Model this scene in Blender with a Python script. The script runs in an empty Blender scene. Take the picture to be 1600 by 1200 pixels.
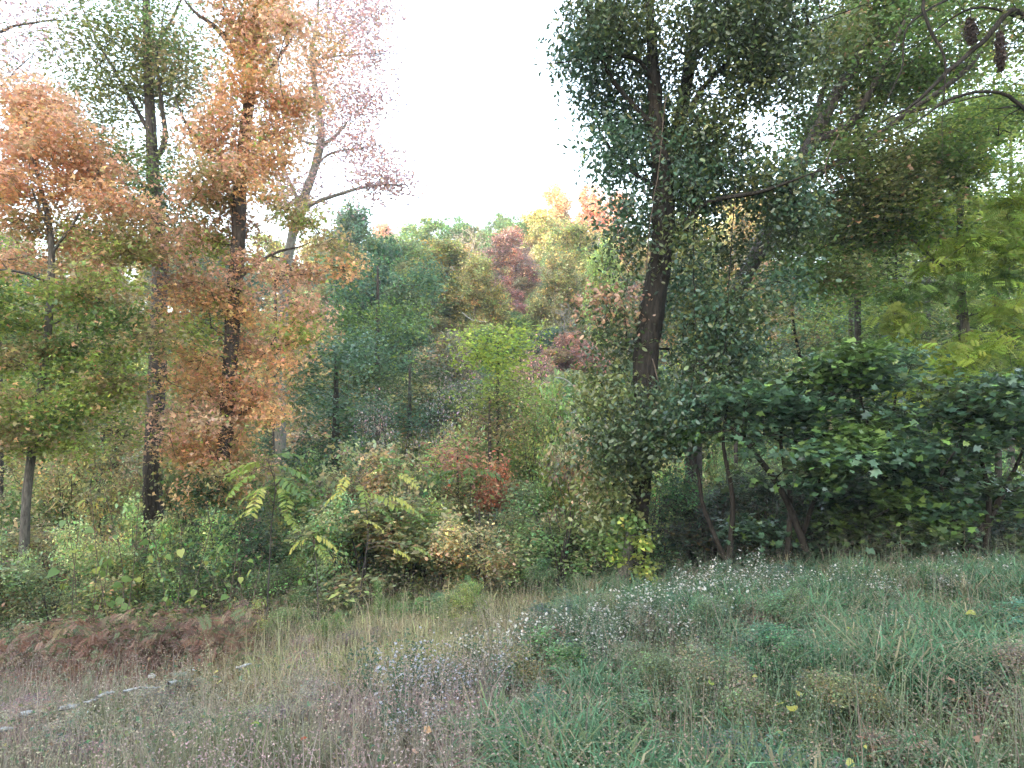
import bpy, math
import numpy as np
from mathutils import Vector

R = np.random.default_rng(11)
sc = bpy.context.scene
COL = sc.collection

# ---------------------------------------------------------------- camera
CAM_Z, PITCH, FPX = 1.6, math.radians(2.0), 1067.0
cd = bpy.data.cameras.new('camera'); cam = bpy.data.objects.new('camera', cd); COL.objects.link(cam)
cam.location = (0, 0, CAM_Z); cam.rotation_euler = (math.radians(90) + PITCH, 0, 0)
cd.sensor_width = 36; cd.lens = 24.0; cd.clip_start = 0.05; cd.clip_end = 3000
sc.camera = cam

# ---------------------------------------------------------------- light
SUN_EL, SUN_AZ = math.radians(9.0), math.radians(205.0)      # azimuth clockwise from +Y: low, behind the camera to the left
world = bpy.data.worlds.new('World'); sc.world = world; world.use_nodes = True
nt = world.node_tree; nt.nodes.clear()
wo = nt.nodes.new('ShaderNodeOutputWorld'); bg = nt.nodes.new('ShaderNodeBackground')
sky = nt.nodes.new('ShaderNodeTexSky'); sky.sky_type = 'NISHITA'; sky.sun_disc = False
sky.sun_elevation = SUN_EL; sky.sun_rotation = SUN_AZ; sky.dust_density = 1.5; sky.air_density = 1.0; sky.ozone_density = 1.0
hs = nt.nodes.new('ShaderNodeHueSaturation'); hs.inputs['Saturation'].default_value = 0.70
nt.links.new(sky.outputs[0], hs.inputs['Color']); nt.links.new(hs.outputs[0], bg.inputs['Color'])
bg.inputs['Strength'].default_value = 0.15
nt.links.new(bg.outputs[0], wo.inputs['Surface'])
sl = bpy.data.lights.new('sun', 'SUN'); sun = bpy.data.objects.new('sun', sl); COL.objects.link(sun)
sl.energy = 2.0; sl.angle = math.radians(0.6); sl.color = (1.0, 0.80, 0.58)
sdir = Vector((math.sin(SUN_AZ) * math.cos(SUN_EL), math.cos(SUN_AZ) * math.cos(SUN_EL), math.sin(SUN_EL)))
sun.rotation_euler = sdir.to_track_quat('Z', 'Y').to_euler()
sc.view_settings.view_transform = 'Standard'; sc.view_settings.look = 'None'
sc.view_settings.exposure = 3.58; sc.view_settings.gamma = 1.0; sc.view_settings.use_curve_mapping = False
cy = sc.cycles
cy.max_bounces = 6; cy.diffuse_bounces = 4; cy.transmission_bounces = 4; cy.glossy_bounces = 2; cy.transparent_max_bounces = 4
cy.use_denoising = True; cy.volume_bounces = 0

# ---------------------------------------------------------------- geometry helpers
def P(px, row, Y):
    """point seen at pixel (px,row) of the 1600x1200 photograph, Y metres ahead"""
    a, b = (px - 800) / FPX, (600 - row) / FPX
    dy = math.cos(PITCH) - b * math.sin(PITCH); dz = math.sin(PITCH) + b * math.cos(PITCH)
    t = Y / dy
    return np.array((a * t, Y, CAM_Z + dz * t))

def sst(a, b, t):
    u = np.clip((t - a) / (b - a), 0, 1); return u * u * (3 - 2 * u)

_ph = np.random.default_rng(5).uniform(0, 6.28, (8, 3)); _dr = np.random.default_rng(6).normal(0, 1, (8, 3))
_dr /= np.linalg.norm(_dr, axis=1)[:, None]
def noise3(p, freq):
    """cheap smooth noise about -1..1"""
    p = np.asarray(p, float) * freq; s = 0
    for i in range(8):
        f = 1.0 + 0.37 * i
        q = p @ _dr[i] * f + _ph[i, 0]
        s = s + np.sin(q + 1.3 * np.sin((p @ _dr[(i + 3) % 8]) * f * 0.7 + _ph[i, 1]))
    return s / 4.0

def height(x, y):
    x = np.asarray(x, float); y = np.asarray(y, float)
    yy = np.logaddexp(0, (y - 2.6) * 2.0) / 2.0
    z = -0.165 * np.minimum(yy, 9.0) - 0.10 * np.clip(yy - 9, 0, 10)
    near = sst(0.5, 7, y)
    z = z + near * np.where(x > 0, 0.44 * np.tanh(x / 2.4), 0.085 * x * (1 - sst(8, 40, -x)))
    z = z - near * sst(8.3, 13, y) * np.where(x > 0, 0.55 * np.tanh(x / 3), 0)
    hill = np.clip(y - 26, 0, None)
    rise = 0.335 + 0.05 * sst(5, 30, x) - 0.05 * sst(10, 60, -x)
    top = 51 + 6 * np.sin(x * 0.03)
    hz = rise * top * np.tanh(hill / top * 1.15) / np.tanh(1.15) 
    z = z + np.where(y > 26, hz, 0) - 0.12 * np.clip(y - 85, 0, 110)
    z = z + 40.0 * sst(-14, -95, y)             # the ridge behind, which shades the clearing
    d = np.clip((y - 3) / 20, 0, 1)
    p = np.stack([x, y, x * 0], -1)
    return z + 0.035 * noise3(p, 1.1) + 0.25 * d * noise3(p, 0.22)

def H(x, y): return float(height(np.array([x]), np.array([y]))[0])

def link(o, parent=None):
    COL.objects.link(o)
    if parent is not None: o.parent = parent
    return o

def mesh_from(name, V, F, mat, colors=None, smooth=False):
    """V (n,3), F (m,3|4) int or list of such"""
    me = bpy.data.meshes.new(name)
    Fs = F if isinstance(F, list) else [F]
    Fs = [np.asarray(f, np.int32) for f in Fs if len(f)]
    V = np.asarray(V, np.float32)
    idx = np.concatenate([f.ravel() for f in Fs]); tot = np.concatenate([np.full(len(f), f.shape[1], np.int32) for f in Fs])
    st = np.concatenate([[0], np.cumsum(tot)[:-1]]).astype(np.int32)
    me.vertices.add(len(V)); me.vertices.foreach_set('co', V.ravel())
    me.loops.add(len(idx)); me.loops.foreach_set('vertex_index', idx)
    me.polygons.add(len(tot)); me.polygons.foreach_set('loop_start', st); me.polygons.foreach_set('loop_total', tot)
    if smooth: me.polygons.foreach_set('use_smooth', np.ones(len(tot), bool))
    if colors is not None:
        at = me.attributes.new('Col', 'FLOAT_COLOR', 'POINT')
        c = np.ones((len(V), 4), np.float32); c[:, :3] = colors; at.data.foreach_set('color', c.ravel())
    me.update(calc_edges=True)
    me.materials.append(mat)
    return me

def obj(name, me, parent=None, kind=None, label=None):
    o = bpy.data.objects.new(name, me); link(o, parent)
    if kind: o['kind'] = kind
    if label: o['label'] = label
    return o

def tag(o, label, cat, group=None):
    o['label'] = label; o['category'] = cat
    if group: o['group'] = group
    return o

def empty(name, loc, label, cat, group=None):
    o = bpy.data.objects.new(name, None); link(o); o.location = [float(v) for v in loc]
    o.empty_display_size = 0.2
    return tag(o, label, cat, group)

# ---------------------------------------------------------------- materials
def new_mat(name):
    m = bpy.data.materials.new(name); m.use_nodes = True; n = m.node_tree; n.nodes.clear(); return m, n

def leaf_material(name, transl=0.45, rough=0.42, spec=0.5):
    m, n = new_mat(name); N, L = n.nodes.new, n.links.new
    out = N('ShaderNodeOutputMaterial'); at = N('ShaderNodeAttribute'); at.attribute_name = 'Col'
    oi = N('ShaderNodeObjectInfo')
    mx = N('ShaderNodeMix'); mx.data_type = 'RGBA'; mx.blend_type = 'MULTIPLY'; mx.inputs[0].default_value = 1
    L(at.outputs['Color'], mx.inputs[6]); L(oi.outputs['Color'], mx.inputs[7])
    p = N('ShaderNodeBsdfPrincipled'); p.inputs['Roughness'].default_value = rough; p.inputs['Specular IOR Level'].default_value = spec
    t = N('ShaderNodeBsdfTranslucent'); ms = N('ShaderNodeMixShader'); ms.inputs[0].default_value = transl
    hsv = N('ShaderNodeHueSaturation'); hsv.inputs['Value'].default_value = 1.2; hsv.inputs['Saturation'].default_value = 1.0
    L(mx.outputs[2], p.inputs['Base Color']); L(mx.outputs[2], hsv.inputs['Color']); L(hsv.outputs[0], t.inputs['Color'])
    L(p.outputs[0], ms.inputs[1]); L(t.outputs[0], ms.inputs[2]); L(ms.outputs[0], out.inputs['Surface'])
    return m

def bark_material(name, c1, c2, scale=6.0, bump=0.6):
    m, n = new_mat(name); N, L = n.nodes.new, n.links.new
    out = N('ShaderNodeOutputMaterial'); p = N('ShaderNodeBsdfPrincipled'); p.inputs['Roughness'].default_value = 0.9
    p.inputs['Specular IOR Level'].default_value = 0.15
    tc = N('ShaderNodeTexCoord'); mp = N('ShaderNodeMapping'); mp.inputs['Scale'].default_value = (scale * 3, scale * 3, scale * 0.6)
    no = N('ShaderNodeTexNoise'); no.inputs['Scale'].default_value = 2.0; no.inputs['Detail'].default_value = 6; no.inputs['Roughness'].default_value = 0.65
    n2 = N('ShaderNodeTexNoise'); n2.inputs['Scale'].default_value = 1.7; n2.inputs['Detail'].default_value = 3
    r = N('ShaderNodeValToRGB'); r.color_ramp.elements[0].position = 0.35; r.color_ramp.elements[1].position = 0.68
    r.color_ramp.elements[0].color = (*c1, 1); r.color_ramp.elements[1].color = (*c2, 1)
    mx = N('ShaderNodeMix'); mx.data_type = 'RGBA'; mx.blend_type = 'MULTIPLY'; mx.inputs[0].default_value = 0.6
    r2 = N('ShaderNodeValToRGB'); r2.color_ramp.elements[0].color = (0.45, 0.5, 0.4, 1); r2.color_ramp.elements[1].color = (1.3, 1.2, 1.15, 1)
    b = N('ShaderNodeBump'); b.inputs['Strength'].default_value = bump; b.inputs['Distance'].default_value = 0.02
    L(tc.outputs['Object'], mp.inputs['Vector']); L(mp.outputs[0], no.inputs['Vector']); L(tc.outputs['Object'], n2.inputs['Vector'])
    L(no.outputs['Fac'], r.inputs[0]); L(n2.outputs['Fac'], r2.inputs[0]); L(r.outputs[0], mx.inputs[6]); L(r2.outputs[0], mx.inputs[7])
    L(mx.outputs[2], p.inputs['Base Color']); L(no.outputs['Fac'], b.inputs['Height']); L(b.outputs[0], p.inputs['Normal'])
    L(p.outputs[0], out.inputs['Surface'])
    return m

M_LEAF = leaf_material('leaf_matte')
M_GLOSS = leaf_material('leaf_glossy', 0.28, 0.30, 0.7)
M_GRASS = leaf_material('grass_blades', 0.25, 0.6, 0.2)
M_PETAL = leaf_material('petal', 0.3, 0.7, 0.1)
BARK = {
    'grey': bark_material('bark_grey', (0.08, 0.07, 0.06), (0.24, 0.215, 0.19)),
    'dark': bark_material('bark_dark', (0.02, 0.018, 0.015), (0.075, 0.062, 0.052)),
    'brown': bark_material('bark_brown', (0.045, 0.037, 0.034), (0.17, 0.145, 0.13)),
    'pale': bark_material('bark_pale', (0.16, 0.15, 0.13), (0.42, 0.40, 0.36)),
    'tan': bark_material('bark_tan', (0.10, 0.07, 0.05), (0.28, 0.21, 0.17)),
    'white': bark_material('bark_white', (0.30, 0.28, 0.27), (0.72, 0.70, 0.68)),
}

# ---------------------------------------------------------------- palettes (linear base colours)
PAL = dict(
    teal=[(.075, .14, .075), (.10, .175, .10), (.065, .12, .06)],
    dkgreen=[(.065, .10, .04), (.09, .135, .05), (.10, .12, .045)],
    green=[(.15, .24, .065), (.20, .29, .075), (.12, .20, .055)],
    bluegreen=[(.12, .21, .115), (.15, .25, .14), (.10, .18, .09)],
    ygreen=[(.34, .41, .09), (.40, .43, .10), (.25, .35, .08)],
    brightyg=[(.40, .48, .08), (.46, .50, .09), (.28, .40, .08)],
    olive=[(.21, .23, .075), (.26, .26, .085), (.16, .20, .065)],
    olivetan=[(.38, .31, .13), (.31, .30, .11), (.44, .31, .17)],
    orange=[(.76, .43, .22), (.72, .48, .22), (.76, .39, .22), (.56, .44, .17)],
    pinkorange=[(.76, .44, .31), (.78, .50, .36), (.70, .43, .26), (.54, .42, .22)],
    mauve=[(.58, .40, .40), (.64, .43, .40), (.50, .36, .38)],
    rust=[(.50, .27, .17), (.44, .25, .16), (.56, .34, .18)],
    redrust=[(.38, .15, .13), (.32, .14, .13), (.30, .15, .11)],
    red=[(.60, .10, .07), (.62, .16, .09)],
    yellow=[(.68, .60, .14), (.60, .57, .16), (.52, .52, .12)],
    brown=[(.16, .11, .08), (.22, .15, .11), (.13, .09, .07)],
)

# ---------------------------------------------------------------- leaf templates
def _fan(outline, c, z=0.05):
    n = len(outline); v = [(c[0], c[1], 0.0)] + [(a, b, z * abs(b) * 2) for a, b in outline]
    return np.array(v), np.array([(0, i + 1, (i + 1) % n + 1) for i in range(n)])
T = {}
T['diamond'] = (np.array([(0, 0, 0), (.42, .27, .07), (1, 0, 0), (.42, -.27, .07)]), np.array([(0, 2, 1), (0, 3, 2)]))
T['tri'] = (np.array([(0, -.3, 0), (1, 0, 0), (0.1, .42, 0)]), np.array([(0, 1, 2)]))
T['oval'] = (np.array([(0, 0, 0), (.28, .24, .05), (.72, .22, .05), (1, 0, 0), (.72, -.22, .05), (.28, -.24, .05)]),
             np.array([(0, 2, 1), (0, 3, 2), (0, 4, 3), (0, 5, 4)]))
T['maple'] = _fan([(0, 0), (.1, .46), (.40, .24), (.72, .46), (.68, .15), (1, 0), (.68, -.15), (.72, -.46), (.40, -.24), (.1, -.46)], (.38, 0))
T['star'] = (np.array([(0, 0, 0), (.30, .50, .06), (.46, .15, .03), (1, 0, 0), (.46, -.15, .03), (.30, -.50, .06)]), np.array([(0, 2, 1), (0, 3, 2), (0, 4, 3), (0, 5, 4)]))
T['heart'] = _fan([(0.04, 0), (-.05, .25), (.2, .46), (.55, .40), (1, 0), (.55, -.40), (.2, -.46), (-.05, -.25)], (.35, 0), 0.12)

def frond_template(pairs=7, wid=.36):
    tv, tf = [], []
    for i in range(pairs):
        x = .12 + .86 * i / pairs; w = wid * (1 - .45 * abs(i / pairs - .4)); dz = -.25 * x * x
        for s in (1, -1):
            k = len(tv)
            tv += [(x, 0, dz), (x - .02, s * w * .5, dz + .02), (x + .06, s * w, dz - .06), (x + .095, s * w * .5, dz - .02)]
            tf += [(k, k + 1, k + 2), (k, k + 2, k + 3)]
    return np.array(tv, float), np.array(tf)
T['frond'] = frond_template()

def leaves_arrays(pos, size, shape, cols, up=0.5, outward=None, droop=0.25, rng=R):
    """place template at each pos; returns V, F, C"""
    tv, tf = T[shape]; n = len(pos)
    az = rng.uniform(0, 2 * math.pi, n)
    d = np.stack([np.cos(az), np.sin(az), rng.normal(-droop, 0.35, n)], 1)
    if outward is not None: d[:, :2] += outward[:, :2] * 0.8
    d /= np.linalg.norm(d, axis=1)[:, None]
    nr = rng.normal(0, 1, (n, 3)) * (1 - up); nr[:, 2] += up * 1.6
    nr -= (nr * d).sum(1)[:, None] * d; nr /= np.linalg.norm(nr, axis=1)[:, None] + 1e-9
    s = np.cross(nr, d)
    t = tv[None] * np.asarray(size).reshape(-1, 1, 1)
    V = pos[:, None] + t[..., 0:1] * d[:, None] + t[..., 1:2] * s[:, None] + t[..., 2:3] * nr[:, None]
    F = tf[None] + (np.arange(n) * len(tv))[:, None, None]
    C = np.repeat(cols, len(tv), 0)
    return V.reshape(-1, 3), F.reshape(-1, tf.shape[1]), C

def pal_cols(pal, cid, rng=R, jit=0.22, accent=None, pacc=0.0):
    """leaf colours: a mix per cluster, jitter per leaf"""
    pal = PAL[pal] if isinstance(pal, str) else pal
    a = np.array(pal); k = int(cid.max()) + 1 if len(cid) else 1
    w = rng.dirichlet(np.full(len(a), 0.6), k); base = (w @ a)[cid]
    base = base * np.exp(rng.normal(0, 0.12, k))[cid][:, None]
    pick = rng.random(len(cid)) < 0.3
    base[pick] = a[rng.integers(0, len(a), pick.sum())]
    if accent:
        q = rng.random(len(cid)) < pacc; ac = np.array(PAL[accent]); base[q] = ac[rng.integers(0, len(ac), q.sum())]
    return base * np.exp(rng.normal(0, jit, (len(cid), 1))) * np.exp(rng.normal(0, 0.05, (len(cid), 3)))

class Acc:
    def __init__(s): s.V, s.F, s.C, s.n = [], [], [], 0
    def add(s, V, F, C=None):
        s.V.append(V); s.F.append(np.asarray(F) + s.n); s.n += len(V)
        if C is not None: s.C.append(C)
    def mesh(s, name, mat, smooth=False, off=None):
        V = np.concatenate(s.V)
        if off is not None: V = V - np.asarray(off)
        byk = {}
        for f in s.F: byk.setdefault(f.shape[1], []).append(f)
        return mesh_from(name, V, [np.concatenate(v) for v in byk.values()], mat, np.concatenate(s.C) if s.C else None, smooth)

def tube_arrays(pts, rad, sides=8, rough=0.0, rng=R, cap=True):
    pts = np.asarray(pts, float); rad = np.asarray(rad, float); n = len(pts)
    tg = np.gradient(pts, axis=0); tg /= np.linalg.norm(tg, axis=1)[:, None] + 1e-9
    ref = np.array((0.0, 1.0, 0.0)) if abs(tg[0][1]) < .9 else np.array((1.0, 0, 0))
    u = np.cross(tg, ref); u /= np.linalg.norm(u, axis=1)[:, None] + 1e-9; w = np.cross(tg, u)
    a = np.linspace(0, 2 * math.pi, sides, endpoint=False)
    rr = rad[:, None] * np.ones((1, sides))
    if rough:
        k = np.arange(n)[:, None]
        rr = rr * (1 + rough * (0.5 * np.sin(a * 3 + k * .23) + .35 * np.sin(a * 5 - k * .37 + 1) + rng.normal(0, .35, (n, sides))))
    V = pts[:, None] + rr[..., None] * (np.cos(a)[None, :, None] * u[:, None] + np.sin(a)[None, :, None] * w[:, None])
    i = np.arange(n - 1)[:, None] * sides; j = np.arange(sides)[None]; j2 = (j + 1) % sides
    F = np.stack([i + j, i + j2, i + sides + j2, i + sides + j], -1).reshape(-1, 4)
    V = V.reshape(-1, 3)
    if cap:
        V = np.vstack([V, pts[-1]]); t = np.arange(sides)
        last = (n - 1) * sides
        F = np.vstack([F, np.stack([last + t, last + (t + 1) % sides, np.full(sides, len(V) - 1), np.full(sides, len(V) - 1)], -1)])
    return V, F

def clean_tube(acc, pts, rad, sides, rough=0.0, rng=R):
    V, F = tube_arrays(pts, rad, sides, rough, rng, cap=False); acc.add(V, F)

def smooth_line(pts, vals, step=0.12):
    """Catmull-Rom through control points"""
    pts = np.asarray(pts, float); vals = np.asarray(vals, float)
    P0 = np.vstack([2 * pts[0] - pts[1], pts, 2 * pts[-1] - pts[-2]]); out, ov = [], []
    for i in range(len(pts) - 1):
        a, b, c, d = P0[i:i + 4]; L = np.linalg.norm(c - b); m = max(2, int(L / step))
        for t in np.arange(m) / m:
            out.append(0.5 * (2 * b + (c - a) * t + (2 * a - 5 * b + 4 * c - d) * t * t + (3 * b - a - 3 * c + d) * t ** 3))
            ov.append(vals[i] * (1 - t) + vals[i + 1] * t)
    out.append(pts[-1]); ov.append(vals[-1])
    return np.array(out), np.array(ov)

def grow(nodes, rads, targets, tip=0.004, step=0.35, rng=R, maxlimb=0.06, upcost=0.9, side=3, wig=0.05):
    """branches from a given skeleton to every target; returns twig tube arrays"""
    pos = [p for p in nodes]; par = [-1] * len(pos); nb = len(pos)
    A = np.zeros((len(pos) + len(targets) * 14, 3)); A[:nb] = nodes
    base = np.asarray(nodes)
    d0 = np.min(np.linalg.norm(targets[:, None] - base[None, ::3], axis=2), axis=1)
    cnt = nb
    for ti in np.argsort(d0):
        t = targets[ti]; dv = A[:cnt] - t; dist = np.linalg.norm(dv, axis=1)
        cost = dist + upcost * np.maximum(0, dv[:, 2] + 0.25 * dist)
        k = int(np.argmin(cost)); d = dist[k]
        m = int(min(12, max(1, math.ceil(d / step)))); a = A[k].copy(); prev = k
        sag = rng.uniform(.04, .16) * d; wob = rng.normal(0, wig, 3) * d
        for q in range(1, m + 1):
            f = q / m; b = a + (t - a) * f; b[2] += sag * math.sin(math.pi * f) ; b = b + wob * math.sin(math.pi * f * 1.5) * (1 if q < m else 0)
            if cnt >= len(A): break
            A[cnt] = b; par.append(prev); prev = cnt; cnt += 1
    par = np.array(par[:cnt]); A = A[:cnt]
    r = np.zeros(cnt); p = 2.4; acc = np.zeros(cnt)
    for i in range(cnt - 1, nb - 1, -1):
        if acc[i] == 0: acc[i] = tip ** p
        r[i] = acc[i] ** (1 / p)
        if par[i] >= nb: acc[par[i]] += acc[i]
    r = np.minimum(r, maxlimb)
    ids = np.arange(nb, cnt); pa = par[ids]
    r0 = np.where(pa >= nb, r[np.clip(pa, 0, cnt - 1)], np.minimum(r[ids] * 1.25, maxlimb)); r0 = np.minimum(r0, r[ids] * 1.5)
    a, b = A[pa], A[ids]; tg = b - a; L = np.linalg.norm(tg, axis=1)[:, None] + 1e-9; tg = tg / L
    ref = np.where(np.abs(tg[:, 2:3]) < .9, np.array([[0, 0, 1.0]]), np.array([[1.0, 0, 0]]))
    u = np.cross(tg, ref); u /= np.linalg.norm(u, axis=1)[:, None]; w = np.cross(tg, u)
    th = np.linspace(0, 2 * math.pi, side, endpoint=False)
    ring = np.cos(th)[None, :, None] * u[:, None] + np.sin(th)[None, :, None] * w[:, None]
    V = np.concatenate([a[:, None] + ring * r0[:, None, None], b[:, None] + ring * r[ids][:, None, None]], 1)
    j = np.arange(side); f = np.stack([j, (j + 1) % side, side + (j + 1) % side, side + j], -1)
    F = f[None] + (np.arange(len(ids)) * 2 * side)[:, None, None]
    return V.reshape(-1, 3), F.reshape(-1, 4)

def ellipsoid_points(c, rad, n, rng=R, gapf=0.9, gap=-0.25, shell=0.45):
    """points through an ellipsoid, denser outward, with noise-made gaps"""
    out = []
    tries = 0
    while sum(len(o) for o in out) < n and tries < 40:
        d = rng.normal(0, 1, (n * 2, 3)); d /= np.linalg.norm(d, axis=1)[:, None]
        r = rng.random(n * 2) ** shell
        q = np.asarray(c) + d * r[:, None] * np.asarray(rad) * (1 + 0.18 * noise3(d * 2 + np.asarray(c), 1.3))[:, None]
        q = q[noise3(q, gapf) > gap]; out.append(q); tries += 1
    return np.concatenate(out)[:n]

def cluster_leaves(centres, nper, spread, flat, size, shape, pal, up=0.5, rng=R, crown_c=None, accent=None, pacc=0, sizevar=.3, droop=.25):
    k = len(centres); cid = np.repeat(np.arange(k), nper)
    off = np.clip(rng.normal(0, 1, (len(cid), 3)), -2, 2) * spread; off[:, 2] *= flat
    # clusters elongate along a twig
    tw = rng.normal(0, 1, (k, 3)); tw[:, 2] *= .3; tw /= np.linalg.norm(tw, axis=1)[:, None]
    off += tw[cid] * rng.uniform(-1.3, 1.3, (len(cid), 1)) * spread
    pos = centres[cid] + off
    cols = pal_cols(pal, cid, rng, accent=accent, pacc=pacc)
    sz = size * np.exp(np.clip(rng.normal(0, sizevar, len(cid)), -1, .42))
    outw = None
    if crown_c is not None:
        outw = pos - crown_c; outw /= np.linalg.norm(outw, axis=1)[:, None] + 1e-9
    return leaves_arrays(pos, sz, shape, cols, up, outw, droop, rng)

GAPS = [(1205, 190, 42, 58), (1290, 165, 18, 24), (1120, 150, 18, 14), (1000, 150, 14, 12), (950, 210, 16, 12), (1390, 185, 18, 9), (1540, 150, 20, 10)]
# ---------------------------------------------------------------- one hand-laid tree
def tree(name, label, cat, trunk, limbs=(), blobs=(), leaf='diamond', size=.08, nper=40, spread=.22, flat=.6, bark='brown', up=.45, show=None,
         mat=None, sides=12, tip=.004, group=None, rough=.10, maxlimb=.05, accent=None, pacc=0.0, step=.35, gap=-.25, root=True, droop=.25):
    mat = mat or M_LEAF
    tp = [P(a, b, Y) for a, b, Y, w in trunk]; tr = [w / 2 / FPX * Y for a, b, Y, w in trunk]
    x, y = tp[0][0], tp[0][1]; g = H(x, y)
    if root:
        tp = [np.array((x, y, g - .15)), np.array((x, y, g + .15))] + tp if tp[0][2] > g + .4 else [np.array((x, y, g - .15))] + tp
        tr = ([tr[0] * 1.6] if len(tp) == len(tr) + 1 else [tr[0] * 1.6, tr[0] * 1.15]) + tr
    loc = (float(x), float(y), float(g))
    e = empty(name, loc, label, cat, group)
    pts, rad = smooth_line(tp, tr, .10)
    V, F = tube_arrays(pts, rad, sides, rough); obj('trunk', mesh_from(name + '_trunk', V - loc, F, BARK[bark], smooth=True), e)
    skel, skr = [pts[len(pts) // 6:]], [rad[len(pts) // 6:]]
    for lm in limbs:
        lp = [P(a, b, Y) for a, b, Y, w in lm]; lr = [w / 2 / FPX * Y for a, b, Y, w in lm]
        lp.append(lp[-1] + (lp[-1] - lp[-2]) * .8 + R.normal(0, .06, 3)); lr[-1] *= .6; lr.append(.003)
        q, qr = smooth_line(lp, lr, .12)
        q = q + np.cumsum(R.normal(0, .006, q.shape), 0)
        V, F = tube_arrays(q, qr, max(6, sides - 4), rough * .7)
        obj('limb', mesh_from(name + '_limb', V - loc, F, BARK[bark], smooth=True), e)
        skel.append(q[len(q) // 4:]); skr.append(qr)
    skel = np.concatenate(skel)
    acc = Acc(); tw = []
    for bl in blobs:
        px, row, Y, rx, ry, dep, n, pal = bl[:8]
        c = P(px, row, Y); rr = (rx / FPX * Y, dep, ry / FPX * Y)
        q = ellipsoid_points(c, rr, n, gap=gap)
        pp = (q - (0, 0, CAM_Z)) / q[:, 1:2] * FPX; hp, hr = 800 + pp[:, 0], 637 - pp[:, 2]
        for gx, gy, gw, gh in GAPS: q = q if Y > 16 or px < 700 else q[((hp - gx) / gw) ** 2 + ((hr - gy) / gh) ** 2 > 1]; pp = (q - (0, 0, CAM_Z)) / q[:, 1:2] * FPX; hp, hr = 800 + pp[:, 0], 637 - pp[:, 2]
        if show:                                   # the stem stays bare on its open side
            for (ax, ar, aY), (bx, br, bY) in zip(show[:-1], show[1:]):
                pp = (q - (0, 0, CAM_Z)) / q[:, 1:2] * FPX; hp, hr = 800 + pp[:, 0], 637 - pp[:, 2]; f = (hr - ar) / (br - ar)
                q = q[~((f >= 0) & (f < 1) & (np.abs(hp - (ax + (bx - ax) * f)) < 34) & (q[:, 1] < aY + .1))]
        if not len(q): continue
        tw.append(q)
        acc.add(*cluster_leaves(q, bl[8] if len(bl) > 8 else nper, spread, flat, size, leaf, pal, up, accent=accent, pacc=pacc, droop=droop))
    if tw:
        tw = np.concatenate(tw); V, F = grow(skel, None, tw, tip, step, maxlimb=maxlimb)
        ta = Acc(); ta.add(V, F); obj('twigs', ta.mesh(name + '_twigs', BARK[bark], off=loc), e, 'stuff')
        obj('crown', acc.mesh(name + '_crown', mat, off=loc), e, 'stuff')
    return e

def boughs(path, hw, Y, count, pals, n=16, rx=(28, 55), ry=(14, 28), dep=.6, seed=0, dY=.5, skew=0):
    """many small flattened boughs either side of a line of (px,row)"""
    g = np.random.default_rng(seed); p = np.array(path, float); out = []
    for i in range(count):
        row = p[0, 1] + (p[-1, 1] - p[0, 1]) * (i + g.random()) / count
        px = np.interp(row, p[:, 1], p[:, 0]) if p[-1, 1] > p[0, 1] else np.interp(-row, -p[:, 1], p[:, 0])
        w = hw(row) if callable(hw) else hw; pl = pals(row) if callable(pals) else pals
        out.append((px + skew + g.uniform(-1, 1) * w, row, Y + g.uniform(-dY, dY), g.uniform(*rx), g.uniform(*ry), dep * g.uniform(.7, 1.4), int(n * g.uniform(.7, 1.4)), pl[int(g.integers(len(pl)))]))
    return out

# ================================================================ GROUND
def build_ground():
    xs = np.concatenate([-np.geomspace(420, 14.2, 40), np.arange(-14, 14.01, .14), np.geomspace(14.2, 420, 40)])
    ys = np.concatenate([-np.geomspace(300, 1.2, 34), np.arange(-1, 16, .14), np.geomspace(16.1, 420, 90)])
    X, Y = np.meshgrid(xs, ys); Z = height(X.ravel(), Y.ravel())
    V = np.stack([X.ravel(), Y.ravel(), Z], 1); nx = len(xs)
    i = np.arange(len(ys) - 1)[:, None] * nx; j = np.arange(nx - 1)[None]
    F = np.stack([i + j, i + j + 1, i + nx + j + 1, i + nx + j], -1).reshape(-1, 4)
    m, n = new_mat('soil_and_litter'); N, L = n.nodes.new, n.links.new
    out = N('ShaderNodeOutputMaterial'); p = N('ShaderNodeBsdfPrincipled'); p.inputs['Roughness'].default_value = .95; p.inputs['Specular IOR Level'].default_value = .1
    tc = N('ShaderNodeTexCoord'); a = N('ShaderNodeTexNoise'); a.inputs['Scale'].default_value = .8; a.inputs['Detail'].default_value = 8; a.inputs['Roughness'].default_value = .7
    b = N('ShaderNodeTexNoise'); b.inputs['Scale'].default_value = 22; b.inputs['Detail'].default_value = 5
    r = N('ShaderNodeValToRGB'); cr = r.color_ramp; cr.elements[0].position = .3; cr.elements[0].color = (.035, .03, .018, 1)
    cr.elements[1].position = .72; cr.elements[1].color = (.10, .085, .045, 1); q = cr.elements.new(.5); q.color = (.05, .06, .025, 1)
    mx = N('ShaderNodeMix'); mx.data_type = 'RGBA'; mx.blend_type = 'OVERLAY'; mx.inputs[0].default_value = .7
    bp = N('ShaderNodeBump'); bp.inputs['Strength'].default_value = .8; bp.inputs['Distance'].default_value = .03
    L(tc.outputs['Object'], a.inputs['Vector']); L(tc.outputs['Object'], b.inputs['Vector']); L(a.outputs['Fac'], r.inputs[0])
    L(r.outputs[0], mx.inputs[6]); L(b.outputs['Color'], mx.inputs[7]); L(mx.outputs[2], p.inputs['Base Color'])
    L(b.outputs['Fac'], bp.inputs['Height']); L(bp.outputs[0], p.inputs['Normal']); L(p.outputs[0], out.inputs['Surface'])
    obj('ground', mesh_from('ground', V, F, m, smooth=True), kind='structure')
build_ground()

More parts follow.
